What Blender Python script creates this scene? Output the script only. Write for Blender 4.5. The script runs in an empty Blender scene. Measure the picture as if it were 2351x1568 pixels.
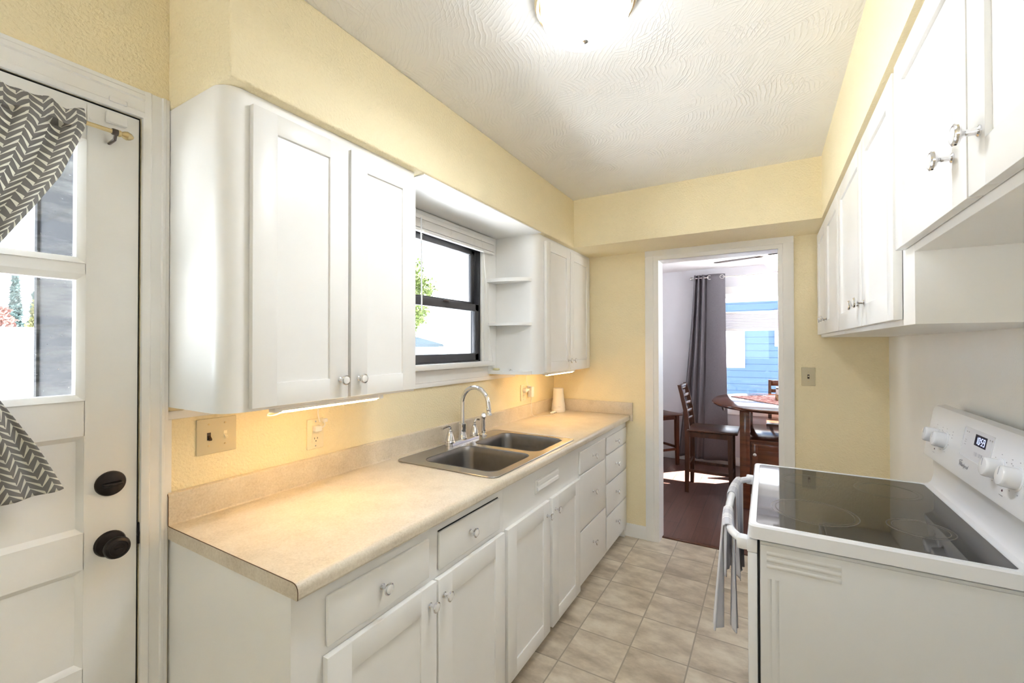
import bpy, bmesh, math, random
from mathutils import Vector, Matrix
from mathutils.geometry import tessellate_polygon
R = math.radians
PI = math.pi
SC = bpy.context.scene
COL = SC.collection
random.seed(7)

# ------------------------------------------------------------------ camera, sky, sun, exposure
def make_camera():
    f, yaw, pitch, roll = 1000.2342, R(30.332), R(.4935), R(-.0557)
    d = Vector((-math.sin(yaw)*math.cos(pitch), math.cos(yaw)*math.cos(pitch), math.sin(pitch)))
    rt = Vector((math.cos(yaw), math.sin(yaw), 0)); up = rt.cross(d)
    Rv = rt*math.cos(roll) + up*math.sin(roll); Uv = -rt*math.sin(roll) + up*math.cos(roll)
    cam = bpy.data.cameras.new('camera'); cam.sensor_width = 36; cam.lens = f/2351*36
    cam.clip_start = .02; cam.clip_end = 300
    o = bpy.data.objects.new('camera', cam); COL.objects.link(o)
    m = Matrix.Identity(4)
    for i in range(3): m[i][0], m[i][1], m[i][2] = Rv[i], Uv[i], -d[i]
    m[0][3], m[1][3], m[2][3] = 1.5319, -.5958, 1.443
    o.matrix_world = m
    SC.camera = o
make_camera()
SKY = 3.2
w = bpy.data.worlds.new('sky'); SC.world = w; w.use_nodes = True
bg = w.node_tree.nodes['Background']; bg.inputs[0].default_value = (.70, .85, 1, 1); bg.inputs[1].default_value = SKY
sun = bpy.data.lights.new('sun', 'SUN'); sun.energy = 64; sun.angle = R(.6); sun.color = (.95, .97, 1)
so = bpy.data.objects.new('sun', sun); COL.objects.link(so)
so.rotation_euler = Vector((-.55, -.60, -1)).to_track_quat('-Z', 'Y').to_euler(); so.location = (9, 12, 9)
LAMP, LAMP_DOWN, WARM = 6.5, 1.75, 31
SC.view_settings.view_transform = 'Standard'; SC.view_settings.look = 'None'
SC.view_settings.exposure = 0.94; SC.view_settings.gamma = 1; SC.view_settings.use_curve_mapping = False
SC.cycles.use_denoising = True
SC.cycles.max_bounces = 8; SC.cycles.diffuse_bounces = 6; SC.cycles.glossy_bounces = 3; SC.cycles.transparent_max_bounces = 10
SC.cycles.use_adaptive_sampling = True; SC.cycles.adaptive_threshold = .05; SC.cycles.adaptive_min_samples = 24
SC.cycles.sample_clamp_indirect = 8; SC.cycles.caustics_reflective = False

# ------------------------------------------------------------------ materials
def new_mat(name):
    m = bpy.data.materials.new(name); m.use_nodes = True
    nt = m.node_tree
    return m, nt, nt.nodes['Principled BSDF']
def N(nt, t, **k):
    n = nt.nodes.new(t)
    for a, b in k.items(): setattr(n, a, b)
    return n
def coords(nt, scale=(1,1,1), rot=(0,0,0), kind='Object'):
    tc = N(nt, 'ShaderNodeTexCoord'); mp = N(nt, 'ShaderNodeMapping')
    mp.inputs['Scale'].default_value = scale; mp.inputs['Rotation'].default_value = rot
    nt.links.new(tc.outputs[kind], mp.inputs[0])
    return mp.outputs[0]
def noise(nt, co, scale, detail=3, rough=.5):
    n = N(nt, 'ShaderNodeTexNoise'); n.inputs['Scale'].default_value = scale
    n.inputs['Detail'].default_value = detail; n.inputs['Roughness'].default_value = rough
    nt.links.new(co, n.inputs['Vector']); return n.outputs['Fac']
def ramp(nt, fac, stops):
    r = N(nt, 'ShaderNodeValToRGB'); e = r.color_ramp.elements
    while len(e) < len(stops): e.new(.5)
    for i, (p, c) in enumerate(stops): e[i].position = p; e[i].color = (*c, 1)
    nt.links.new(fac, r.inputs[0]); return r.outputs[0]
def math_n(nt, op, a, b=None, c=None):
    n = N(nt, 'ShaderNodeMath', operation=op)
    for i, v in enumerate((a, b, c)):
        if v is None: continue
        if isinstance(v, (int, float)): n.inputs[i].default_value = v
        else: nt.links.new(v, n.inputs[i])
    return n.outputs[0]
def bump(nt, b, h, strength, dist=.002):
    n = N(nt, 'ShaderNodeBump'); n.inputs['Strength'].default_value = strength; n.inputs['Distance'].default_value = dist
    nt.links.new(h, n.inputs['Height']); nt.links.new(n.outputs[0], b.inputs['Normal'])
def simple(name, col, rough=.5, metal=0, var=.0, vscale=8, bmp=0, bscale=120, spec=None, bdist=.002):
    m, nt, b = new_mat(name)
    b.inputs['Roughness'].default_value = rough; b.inputs['Metallic'].default_value = metal
    if spec is not None: b.inputs['Specular IOR Level'].default_value = spec
    co = coords(nt)
    f = noise(nt, co, vscale, 4)
    lo = tuple(max(0, c*(1-var)) for c in col); hi = tuple(min(1, c*(1+var)) for c in col)
    nt.links.new(ramp(nt, f, [(.3, lo), (.7, hi)]), b.inputs['Base Color'])
    if bmp: bump(nt, b, noise(nt, co, bscale, 2), bmp, bdist)
    return m
def emit(name, col, s):
    m, nt, b = new_mat(name)
    b.inputs['Base Color'].default_value = (*col, 1); b.inputs['Emission Color'].default_value = (*col, 1)
    b.inputs['Emission Strength'].default_value = s; b.inputs['Roughness'].default_value = .4
    return m

M = {}
M['wall'] = simple('yellow_wall_paint', (.885, .775, .52), .6, var=.015, bmp=.55, bscale=120, bdist=.006)
M['wall_daylit'] = simple('daylight_washed_wall', (.88, .87, .84), .5, var=.01, bmp=.15, bscale=130, bdist=.003)  # paler copy of the yellow wall; daylight wash put into the colour
M['white'] = simple('white_cabinet_paint', (.87, .86, .835), .32, var=.012, bmp=.05, bscale=60)
M['trim'] = simple('white_trim_paint', (.86, .845, .815), .35, var=.015, bmp=.06, bscale=40)
M['grey_wall'] = simple('grey_wall_paint', (.66, .65, .68), .6, var=.01, bmp=.1)
M['plain_white'] = simple('flat_white_paint', (.82, .80, .79), .7, var=.01)
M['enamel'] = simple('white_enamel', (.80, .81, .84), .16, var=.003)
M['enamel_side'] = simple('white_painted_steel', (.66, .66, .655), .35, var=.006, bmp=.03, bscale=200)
M['plastic_white'] = simple('white_plastic', (.84, .82, .79), .35, var=.003)
M['ivory'] = simple('ivory_plastic', (.60, .53, .36), .4, var=.01)
M['ivory_light'] = simple('pale_ivory_plastic', (.82, .74, .54), .4, var=.005)
M['brown_plastic'] = simple('brown_plastic', (.035, .018, .010), .3)
M['black'] = simple('black_gap', (.006, .006, .006), .6)
M['bronze'] = simple('dark_bronze_aluminium', (.075, .073, .080), .45, .3, var=.1)
M['hardware'] = simple('oil_rubbed_bronze', (.030, .023, .020), .38, .6, var=.25, vscale=60)
M['chrome'] = simple('chrome', (.80, .80, .82), .08, 1)
M['nickel'] = simple('satin_nickel', (.70, .69, .68), .25, 1)
M['brass'] = simple('brushed_brass', (.62, .50, .28), .28, 1, var=.05)
M['laminate_edge'] = simple('laminate_seam', (.13, .065, .025), .6)
M['orange_wood'] = M['white']

def steel(name, rough=.27):
    m, nt, b = new_mat(name); b.inputs['Metallic'].default_value = 1; b.inputs['Roughness'].default_value = rough
    co = coords(nt, (6, 160, 160)); f = noise(nt, co, 6, 2)
    nt.links.new(ramp(nt, f, [(.3, (.38, .37, .36)), (.7, (.46, .45, .44))]), b.inputs['Base Color'])
    bump(nt, b, f, .05, .001); return m
M['steel'] = steel('brushed_stainless')
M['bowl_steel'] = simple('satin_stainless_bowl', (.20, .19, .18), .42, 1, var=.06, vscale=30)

def laminate():
    m, nt, b = new_mat('speckled_beige_laminate'); b.inputs['Roughness'].default_value = .33
    co = coords(nt)
    big = noise(nt, co, 9, 5, .6); fine = noise(nt, co, 170, 3, .7)
    mix = math_n(nt, 'ADD', math_n(nt, 'MULTIPLY', big, .45), math_n(nt, 'MULTIPLY', fine, .55))
    nt.links.new(ramp(nt, mix, [(.30, (.50, .42, .31)), (.45, (.62, .54, .42)), (.56, (.68, .60, .48)), (.70, (.76, .69, .57))]), b.inputs['Base Color'])
    bump(nt, b, fine, .04, .001); return m
M['laminate'] = laminate()

def swirl():
    m, nt, b = new_mat('swirled_plaster'); b.inputs['Roughness'].default_value = .75
    b.inputs['Base Color'].default_value = (.90, .89, .87, 1)
    co = coords(nt)
    h = None
    for sc_, seed, amp in ((2.6, 0, 1.0), (3.7, 5.3, .7)):
        add = N(nt, 'ShaderNodeVectorMath', operation='ADD'); add.inputs[1].default_value = (seed, seed*.7, 0)
        nz = N(nt, 'ShaderNodeTexNoise'); nz.inputs['Scale'].default_value = 3.0; nz.inputs['Detail'].default_value = 2
        nt.links.new(co, add.inputs[0]); nt.links.new(add.outputs[0], nz.inputs['Vector'])
        wob = N(nt, 'ShaderNodeVectorMath', operation='SCALE'); wob.inputs[3].default_value = .10
        nt.links.new(nz.outputs['Color'], wob.inputs[0])
        p = N(nt, 'ShaderNodeVectorMath', operation='ADD'); nt.links.new(add.outputs[0], p.inputs[0]); nt.links.new(wob.outputs[0], p.inputs[1])
        vo = N(nt, 'ShaderNodeTexVoronoi'); vo.voronoi_dimensions = '2D'; vo.inputs['Scale'].default_value = sc_
        nt.links.new(p.outputs[0], vo.inputs['Vector'])
        off = N(nt, 'ShaderNodeVectorMath', operation='SCALE'); off.inputs[3].default_value = .45
        nt.links.new(vo.outputs['Color'], off.inputs[0])
        sub = N(nt, 'ShaderNodeVectorMath', operation='SUBTRACT'); nt.links.new(p.outputs[0], sub.inputs[0]); nt.links.new(vo.outputs['Position'], sub.inputs[1])
        sub2 = N(nt, 'ShaderNodeVectorMath', operation='ADD'); nt.links.new(sub.outputs[0], sub2.inputs[0]); nt.links.new(off.outputs[0], sub2.inputs[1])
        fl = N(nt, 'ShaderNodeVectorMath', operation='MULTIPLY'); fl.inputs[1].default_value = (1, 1, 0); nt.links.new(sub2.outputs[0], fl.inputs[0])
        ln = N(nt, 'ShaderNodeVectorMath', operation='LENGTH'); nt.links.new(fl.outputs[0], ln.inputs[0])
        dist = math_n(nt, 'ADD', ln.outputs['Value'], math_n(nt, 'MULTIPLY', noise(nt, p.outputs[0], 14, 2), .025))
        rings = math_n(nt, 'SINE', math_n(nt, 'MULTIPLY', dist, 400))
        sharp = math_n(nt, 'POWER', math_n(nt, 'MULTIPLY_ADD', rings, .5, .5), 4)
        msk = N(nt, 'ShaderNodeMapRange'); msk.inputs[1].default_value = .40; msk.inputs[2].default_value = .58; nt.links.new(noise(nt, add.outputs[0], 7, 4, .65), msk.inputs[0])
        patch = math_n(nt, 'MULTIPLY', sharp, math_n(nt, 'MULTIPLY_ADD', msk.outputs[0], .9, .06))
        edge = math_n(nt, 'MULTIPLY', vo.outputs['Distance'], 1.2)
        t = math_n(nt, 'ADD', math_n(nt, 'MULTIPLY', patch, amp), edge)
        h = t if h is None else math_n(nt, 'MAXIMUM', h, t)
    h = math_n(nt, 'ADD', h, math_n(nt, 'MULTIPLY', noise(nt, co, 70, 3), .25))
    bump(nt, b, h, .42, .004); return m
M['ceiling'] = swirl()

def vinyl():
    m, nt, b = new_mat('vinyl_tile_floor'); b.inputs['Roughness'].default_value = .36
    co = coords(nt)
    sx = N(nt, 'ShaderNodeSeparateXYZ'); nt.links.new(co, sx.inputs[0])
    tx = math_n(nt, 'DIVIDE', math_n(nt, 'SUBTRACT', sx.outputs[0], .699), .2597)
    ty = math_n(nt, 'DIVIDE', math_n(nt, 'SUBTRACT', sx.outputs[1], 1.503), .2597)
    fx, fy = math_n(nt, 'FRACT', tx), math_n(nt, 'FRACT', ty)
    ex = math_n(nt, 'ABSOLUTE', math_n(nt, 'SUBTRACT', fx, .5)); ey = math_n(nt, 'ABSOLUTE', math_n(nt, 'SUBTRACT', fy, .5))
    g = math_n(nt, 'GREATER_THAN', math_n(nt, 'MAXIMUM', ex, ey), .488)
    cid = N(nt, 'ShaderNodeCombineXYZ'); nt.links.new(math_n(nt, 'FLOOR', tx), cid.inputs[0]); nt.links.new(math_n(nt, 'FLOOR', ty), cid.inputs[1])
    wn = N(nt, 'ShaderNodeTexWhiteNoise'); nt.links.new(cid.outputs[0], wn.inputs['Vector'])
    sc_ = N(nt, 'ShaderNodeVectorMath', operation='SCALE'); sc_.inputs[3].default_value = 7; nt.links.new(wn.outputs['Color'], sc_.inputs[0])
    ad = N(nt, 'ShaderNodeVectorMath', operation='ADD'); nt.links.new(co, ad.inputs[0]); nt.links.new(sc_.outputs[0], ad.inputs[1])
    st = N(nt, 'ShaderNodeMapping'); st.inputs['Rotation'].default_value = (0, 0, .5); st.inputs['Scale'].default_value = (5, 9, 1)
    nt.links.new(ad.outputs[0], st.inputs[0])
    n1 = noise(nt, st.outputs[0], 1.1, 6, .62)
    n1 = math_n(nt, 'ADD', n1, math_n(nt, 'MULTIPLY', math_n(nt, 'SUBTRACT', wn.outputs['Value'], .5), .10))
    c = ramp(nt, n1, [(.32, (.38, .315, .235)), (.47, (.53, .45, .345)), (.58, (.64, .56, .44)), (.72, (.73, .66, .54))])
    mx = N(nt, 'ShaderNodeMix', data_type='RGBA'); nt.links.new(g, mx.inputs[0]); nt.links.new(c, mx.inputs[6]); mx.inputs[7].default_value = (.34, .29, .22, 1)
    nt.links.new(mx.outputs[2], b.inputs['Base Color'])
    h = math_n(nt, 'SUBTRACT', math_n(nt, 'MULTIPLY', n1, .3), g); bump(nt, b, h, .15, .002); return m
M['vinyl'] = vinyl()

def wood(name, c0, c1, scale=(3, 40, 40), rough=.3, planks=False):
    m, nt, b = new_mat(name); b.inputs['Roughness'].default_value = rough
    co = coords(nt, scale); n = noise(nt, co, 1.0, 5, .6)
    nt.links.new(ramp(nt, n, [(.3, c0), (.7, c1)]), b.inputs['Base Color'])
    if planks:
        br = N(nt, 'ShaderNodeTexBrick'); br.inputs['Scale'].default_value = 1; br.inputs['Mortar Size'].default_value = .003
        br.inputs['Brick Width'].default_value = .9; br.inputs['Row Height'].default_value = .13
        br.inputs['Color1'].default_value = (*c0, 1); br.inputs['Color2'].default_value = (*c1, 1); br.inputs['Mortar'].default_value = (.02, .01, .008, 1)
        nt.links.new(coords(nt, (1, 1, 1), (0, 0, PI/2+.0)), br.inputs['Vector'])
        mx = N(nt, 'ShaderNodeMix', data_type='RGBA'); mx.inputs[0].default_value = .45
        r0 = [l.from_socket for l in nt.links if l.to_socket == b.inputs['Base Color']][0]
        nt.links.new(r0, mx.inputs[6]); nt.links.new(br.outputs['Color'], mx.inputs[7]); nt.links.new(mx.outputs[2], b.inputs['Base Color'])
        bump(nt, b, n, .25, .002)
    else: bump(nt, b, n, .06, .001)
    return m
M['dark_floor'] = wood('dark_plank_floor', (.075, .035, .026), (.16, .080, .060), (45, 2.5, 1), .30, True)
M['chair_wood'] = wood('espresso_wood', (.055, .018, .008), (.13, .045, .018), (30, 30, 3), .28)
M['table_wood'] = wood('cherry_wood', (.075, .022, .010), (.15, .048, .020), (3, 30, 30), .14)
M['red_wood'] = M['chair_wood']

def glass(name, dirt=0.0):
    m, nt, b = new_mat(name); out = nt.nodes['Material Output']
    tr = N(nt, 'ShaderNodeBsdfTransparent'); tr.inputs[0].default_value = (.97, .98, .98, 1)
    gl = N(nt, 'ShaderNodeBsdfGlossy'); gl.inputs['Roughness'].default_value = .02
    lw = N(nt, 'ShaderNodeLayerWeight'); lw.inputs[0].default_value = .5
    fr = math_n(nt, 'MULTIPLY_ADD', math_n(nt, 'POWER', lw.outputs['Facing'], 5), .5, .025)
    mx = N(nt, 'ShaderNodeMixShader'); nt.links.new(fr, mx.inputs[0]); nt.links.new(tr.outputs[0], mx.inputs[1]); nt.links.new(gl.outputs[0], mx.inputs[2])
    res = mx.outputs[0]
    if dirt:
        co = coords(nt, (1, 2.0, 9), (.45, 0, 0)); n = noise(nt, co, 1.7, 6, .65)
        n2 = noise(nt, coords(nt), 160, 2)
        f = math_n(nt, 'ADD', math_n(nt, 'MULTIPLY', math_n(nt, 'MAXIMUM', math_n(nt, 'SUBTRACT', n, .44), 0), dirt*4), math_n(nt, 'MULTIPLY', math_n(nt, 'GREATER_THAN', n2, .74), .4))
        df = N(nt, 'ShaderNodeBsdfDiffuse'); df.inputs[0].default_value = (.85, .85, .85, 1)
        m2 = N(nt, 'ShaderNodeMixShader'); nt.links.new(f, m2.inputs[0]); nt.links.new(res, m2.inputs[1]); nt.links.new(df.outputs[0], m2.inputs[2]); res = m2.outputs[0]
    nt.links.new(res, out.inputs[0]); return m
M['glass'] = glass('window_glass'); M['dirty_glass'] = glass('smeared_glass', .22)

def chevron():
    m, nt, b = new_mat('grey_chevron_cotton'); b.inputs['Roughness'].default_value = .9
    tc = N(nt, 'ShaderNodeTexCoord'); sx = N(nt, 'ShaderNodeSeparateXYZ'); nt.links.new(tc.outputs['UV'], sx.inputs[0])
    u = math_n(nt, 'MULTIPLY', sx.outputs[0], 1/.060)
    tri = math_n(nt, 'ABSOLUTE', math_n(nt, 'SUBTRACT', math_n(nt, 'MULTIPLY', math_n(nt, 'FRACT', u), 2), 1))
    seg = math_n(nt, 'FRACT', math_n(nt, 'MULTIPLY', u, 2))
    v = math_n(nt, 'ADD', math_n(nt, 'MULTIPLY', sx.outputs[1], 1/.0185), math_n(nt, 'MULTIPLY', tri, 1.1))
    wdt = math_n(nt, 'MULTIPLY_ADD', seg, .40, .09)
    wh = math_n(nt, 'LESS_THAN', math_n(nt, 'FRACT', v), wdt)
    mx = N(nt, 'ShaderNodeMix', data_type='RGBA'); nt.links.new(wh, mx.inputs[0]); mx.inputs[6].default_value = (.25, .24, .23, 1); mx.inputs[7].default_value = (.86, .84, .76, 1)
    nt.links.new(mx.outputs[2], b.inputs['Base Color'])
    out = nt.nodes['Material Output']; ts = N(nt, 'ShaderNodeBsdfTranslucent'); nt.links.new(mx.outputs[2], ts.inputs[0])
    ms = N(nt, 'ShaderNodeMixShader'); ms.inputs[0].default_value = .25; nt.links.new(b.outputs[0], ms.inputs[1]); nt.links.new(ts.outputs[0], ms.inputs[2]); nt.links.new(ms.outputs[0], out.inputs[0])
    return m
M['chevron'] = chevron()
def towel_mat():
    m, nt, b = new_mat('grey_striped_cotton'); b.inputs['Roughness'].default_value = .95
    tc = N(nt, 'ShaderNodeTexCoord'); sx = N(nt, 'ShaderNodeSeparateXYZ'); nt.links.new(tc.outputs['UV'], sx.inputs[0])
    u = math_n(nt, 'FRACT', math_n(nt, 'MULTIPLY', sx.outputs[0], 2.0))
    r = ramp(nt, u, [(0, (.58, .58, .63)), (.60, (.58, .58, .63)), (.62, (.83, .82, .84)), (.68, (.83, .82, .84)), (.70, (.58, .58, .63)), (.76, (.58, .58, .63)),
                     (.78, (.83, .82, .84)), (.84, (.83, .82, .84)), (.86, (.58, .58, .63)), (.90, (.58, .58, .63)), (.92, (.83, .82, .84)), (1.0, (.83, .82, .84))])
    nt.links.new(r, b.inputs['Base Color'])
    bump(nt, b, noise(nt, coords(nt), 700, 1), .3, .001); return m
M['towel'] = towel_mat()
M['curtain'] = simple('charcoal_linen', (.145, .135, .148), .9, var=.12, vscale=160, bmp=.2, bscale=400)
def runner_mat():
    m, nt, b = new_mat('red_patterned_cloth'); b.inputs['Roughness'].default_value = .9
    n = noise(nt, coords(nt), 26, 3)
    nt.links.new(ramp(nt, n, [(.38, (.30, .05, .045)), (.5, (.55, .22, .18)), (.58, (.70, .55, .48)), (.66, (.40, .08, .07))]), b.inputs['Base Color']); return m
M['runner'] = runner_mat()
M['runner_border'] = simple('brown_cloth_border', (.12, .07, .05), .9)
M['wicker'] = simple('woven_wicker', (.40, .24, .12), .8, var=.4, vscale=120, bmp=.5, bscale=180)
M['shade'] = simple('white_shade_fabric', (.74, .75, .79), .8)
def stoveglass():
    m, nt, b = new_mat('patterned_black_ceramic_glass'); b.inputs['Roughness'].default_value = .04; b.inputs['Specular IOR Level'].default_value = .8
    co = coords(nt); sx = N(nt, 'ShaderNodeSeparateXYZ'); nt.links.new(co, sx.inputs[0])
    a = math_n(nt, 'SINE', math_n(nt, 'MULTIPLY', sx.outputs[0], 2*PI/.0042)); c = math_n(nt, 'SINE', math_n(nt, 'MULTIPLY', sx.outputs[1], 2*PI/.0042))
    g = math_n(nt, 'GREATER_THAN', math_n(nt, 'ADD', a, c), .75)
    mx = N(nt, 'ShaderNodeMix', data_type='RGBA'); nt.links.new(g, mx.inputs[0]); mx.inputs[6].default_value = (.020, .019, .017, 1); mx.inputs[7].default_value = (.05, .047, .042, 1)
    nt.links.new(mx.outputs[2], b.inputs['Base Color']); return m
M['stove_glass'] = stoveglass()
M['burner'] = simple('burner_black_glass', (.045, .040, .033), .05, spec=.8)
M['burner_line'] = simple('burner_ring_print', (.11, .105, .095), .15)
M['display'] = simple('black_display', (.008, .008, .020), .1)
M['digits'] = emit('clock_digits', (.50, .58, 1), 1.0)
M['grey_print'] = simple('grey_print', (.30, .30, .33), .5)
M['button'] = simple('grey_button', (.52, .53, .58), .5)
M['red_led'] = simple('dark_red_lens', (.05, .006, .015), .2)
M['dome'] = emit('lit_glass_dome', (.88, .93, 1), LAMP)
M['fan_bowl'] = emit('lit_glass_bowl', (1, .97, .92), 6)
M['warm_strip'] = emit('warm_light_strip', (1, .64, .27), WARM)
M['clear'] = simple('clear_plastic_wand', (.85, .86, .88), .1)
M['dark_brown'] = simple('dark_fan_blade', (.055, .032, .022), .35)
M['pewter'] = simple('pewter_metal', (.14, .12, .11), .35, .8)
M['conc'] = simple('pale_concrete', (.74, .735, .73), .9, var=.1, vscale=2)
M['bark'] = simple('bark', (.10, .07, .05), .9)
for k, c in (('conifer', (.035, .06, .055)), ('leaf', (.085, .115, .018)), ('blossom', (.22, .11, .09)), ('olive', (.14, .135, .05))):
    M[k] = simple(k+'_foliage', c, .8, var=.4, vscale=5)
def siding(name, col, pitch=.11, vertical=False, var=.05):
    m, nt, b = new_mat(name); b.inputs['Roughness'].default_value = .8; b.inputs['Specular IOR Level'].default_value = .15
    co = coords(nt); sx = N(nt, 'ShaderNodeSeparateXYZ'); nt.links.new(co, sx.inputs[0])
    f = math_n(nt, 'FRACT', math_n(nt, 'DIVIDE', sx.outputs[1 if vertical else 2], pitch))
    n = noise(nt, coords(nt, (1, 1, 6)), 3, 3)
    lo = tuple(c*.55 for c in col)
    nt.links.new(ramp(nt, f, [(0, lo), (.06, lo), (.10, col), (1, col)]), b.inputs['Base Color'])
    bump(nt, b, f, .5, .01); return m
M['blue_siding'] = siding('blue_lap_siding', (.042, .070, .115), .13)
M['white_siding'] = siding('white_lap_siding', (.72, .72, .70), .28)
M['porch_siding'] = siding('charcoal_lap_siding', (.011, .0115, .014), .17)
M['ribbed_metal'] = siding('ribbed_pale_metal', (.42, .50, .55), .17, True)
M['shingle'] = simple('grey_roof_shingle', (.20, .21, .24), .9, var=.3, vscale=14)
M['dark_roof'] = simple('dark_flat_roof', (.10, .12, .13), .8)

# ------------------------------------------------------------------ mesh building
class MB:
    def __init__(s): s.bm = bmesh.new(); s.uv = None
    def box(s, x0, x1, y0, y1, z0, z1, bev=0, seg=2):
        t = bmesh.new()
        bmesh.ops.create_cube(t, size=1)
        bmesh.ops.scale(t, vec=(abs(x1-x0), abs(y1-y0), abs(z1-z0)), verts=t.verts)
        bmesh.ops.translate(t, vec=((x0+x1)/2, (y0+y1)/2, (z0+z1)/2), verts=t.verts)
        if bev: bmesh.ops.bevel(t, geom=t.edges[:], offset=bev, segments=seg, profile=.5, affect='EDGES')
        s._join(t); return s
    def _join(s, t, mat=None):
        if mat is not None: bmesh.ops.transform(t, matrix=mat, verts=t.verts)
        me = bpy.data.meshes.new('tmp'); t.to_mesh(me); t.free(); s.bm.from_mesh(me); bpy.data.meshes.remove(me)
    def poly(s, pts): s.bm.faces.new([s.bm.verts.new(p) for p in pts]); return s
    def prism(s, pts, axis, a, b):
        """closed 2D outline extruded along axis; pts are the other two coordinates in xyz order"""
        def P(p, t):
            return {'x': (t, p[0], p[1]), 'y': (p[0], t, p[1]), 'z': (p[0], p[1], t)}[axis]
        A = [s.bm.verts.new(P(p, a)) for p in pts]; B = [s.bm.verts.new(P(p, b)) for p in pts]
        n = len(pts)
        for i in range(n): s.bm.faces.new((A[i], A[(i+1) % n], B[(i+1) % n], B[i]))
        tr = tessellate_polygon([[Vector((p[0], p[1], 0)) for p in pts]])
        for t in tr:
            s.bm.faces.new([A[i] for i in t]); s.bm.faces.new([B[i] for i in t])
        return s
    def lathe(s, prof, c=(0,0,0), axis=(0,0,1), n=24, cap=True):
        """prof: (radius, height) list along axis from point c"""
        q = Vector((0,0,1)).rotation_difference(Vector(axis)).to_matrix(); c = Vector(c)
        rings = []
        for r, h in prof:
            if r < 1e-6: rings.append([s.bm.verts.new(c + q @ Vector((0,0,h)))]); continue
            rings.append([s.bm.verts.new(c + q @ Vector((r*math.cos(2*PI*i/n), r*math.sin(2*PI*i/n), h))) for i in range(n)])
        for a, b in zip(rings, rings[1:]):
            for i in range(n):
                j = (i+1) % n
                if len(a) == 1 and len(b) == 1: continue
                if len(a) == 1: s.bm.faces.new((a[0], b[j], b[i]))
                elif len(b) == 1: s.bm.faces.new((a[i], a[j], b[0]))
                else: s.bm.faces.new((a[i], a[j], b[j], b[i]))
        if cap:
            for r in (rings[0], rings[-1]):
                if len(r) > 2: s.bm.faces.new(r)
        return s
    def tube(s, pts, r, n=10, smooth=0):
        pts = [Vector(p) for p in pts]
        for _ in range(smooth):
            q = [pts[0]]
            for a, b in zip(pts, pts[1:]): q += [a*.75+b*.25, a*.25+b*.75]
            pts = q + [pts[-1]]
        rs = r if isinstance(r, (list, tuple)) else [r]*len(pts)
        if len(rs) != len(pts):
            rs = [rs[0] + (rs[-1]-rs[0])*i/(len(pts)-1) for i in range(len(pts))]
        rings = []; nrm = None
        for i, p in enumerate(pts):
            t = (pts[min(i+1, len(pts)-1)] - pts[max(i-1, 0)]).normalized()
            if nrm is None:
                nrm = t.orthogonal().normalized()
            else: nrm = (nrm - t*nrm.dot(t)).normalized()
            bn = t.cross(nrm)
            rings.append([s.bm.verts.new(p + (nrm*math.cos(2*PI*k/n) + bn*math.sin(2*PI*k/n))*rs[i]) for k in range(n)])
        for a, b in zip(rings, rings[1:]):
            for k in range(n): s.bm.faces.new((a[k], a[(k+1) % n], b[(k+1) % n], b[k]))
        s.bm.faces.new(rings[0]); s.bm.faces.new(rings[-1]); return s
    def sweep(s, pts, dx, dy):
        """rectangular bar (dx by dy) through points, level sections"""
        rings = []
        for p in pts:
            x, y, z = p[:3]; a = p[3] if len(p) > 3 else 1
            rings.append([s.bm.verts.new((x+i*dx*a/2, y+j*dy*a/2, z)) for i, j in ((-1,-1),(1,-1),(1,1),(-1,1))])
        for a, b in zip(rings, rings[1:]):
            for k in range(4): s.bm.faces.new((a[k], a[(k+1) % 4], b[(k+1) % 4], b[k]))
        s.bm.faces.new(rings[0]); s.bm.faces.new(rings[-1]); return s
    def sheet(s, fn, nu, nv, uvfn=None):
        V = [[s.bm.verts.new(fn(i/nu, j/nv)) for i in range(nu+1)] for j in range(nv+1)]
        lay = s.bm.loops.layers.uv.verify()
        for j in range(nv):
            for i in range(nu):
                f = s.bm.faces.new((V[j][i], V[j][i+1], V[j+1][i+1], V[j+1][i]))
                for l, (a, b) in zip(f.loops, ((i,j),(i+1,j),(i+1,j+1),(i,j+1))):
                    l[lay].uv = uvfn(a/nu, b/nv) if uvfn else (a/nu, b/nv)
        return s
    def slab(s, outer, holes, z0, z1):
        """flat plate with holes between z0 and z1 (outline points in xy)"""
        loops = [outer]+holes
        flat = [p for l in loops for p in l]
        tr = tessellate_polygon([[Vector((p[0], p[1], 0)) for p in l] for l in loops])
        A = [s.bm.verts.new((p[0], p[1], z0)) for p in flat]; B = [s.bm.verts.new((p[0], p[1], z1)) for p in flat]
        for t in tr:
            s.bm.faces.new([A[i] for i in t]); s.bm.faces.new([B[i] for i in t])
        k = 0
        for l in loops:
            n = len(l)
            for i in range(n): s.bm.faces.new((A[k+i], A[k+(i+1) % n], B[k+(i+1) % n], B[k+i]))
            k += n
        return s
    def xf(s, m): bmesh.ops.transform(s.bm, matrix=m, verts=s.bm.verts); return s
    def build(s, name, m, parent=None, smooth=True, label=None, at=None, mod=None, origin=None):
        """one mesh object. World coordinates; made local to the parent's location (and to origin, for shared parts)"""
        off = Vector(at if at is not None else (0,0,0))
        pl = Vector((0,0,0)); p = parent
        while p is not None: pl += p.location; p = p.parent
        if origin is not None: off = Vector(origin)
        elif parent is not None: off = pl
        bmesh.ops.translate(s.bm, vec=-off, verts=s.bm.verts)
        bmesh.ops.recalc_face_normals(s.bm, faces=s.bm.faces[:])
        me = bpy.data.meshes.new(name); s.bm.to_mesh(me); s.bm.free()
        me.materials.append(m)
        if smooth:
            for f in me.polygons: f.use_smooth = True
            me.set_sharp_from_angle(angle=R(32))
        o = bpy.data.objects.new(name, me); COL.objects.link(o)
        if parent is not None: o.parent = parent; o.location = off - pl
        else: o.location = off
        if label: o['label'] = label
        return o

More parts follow.
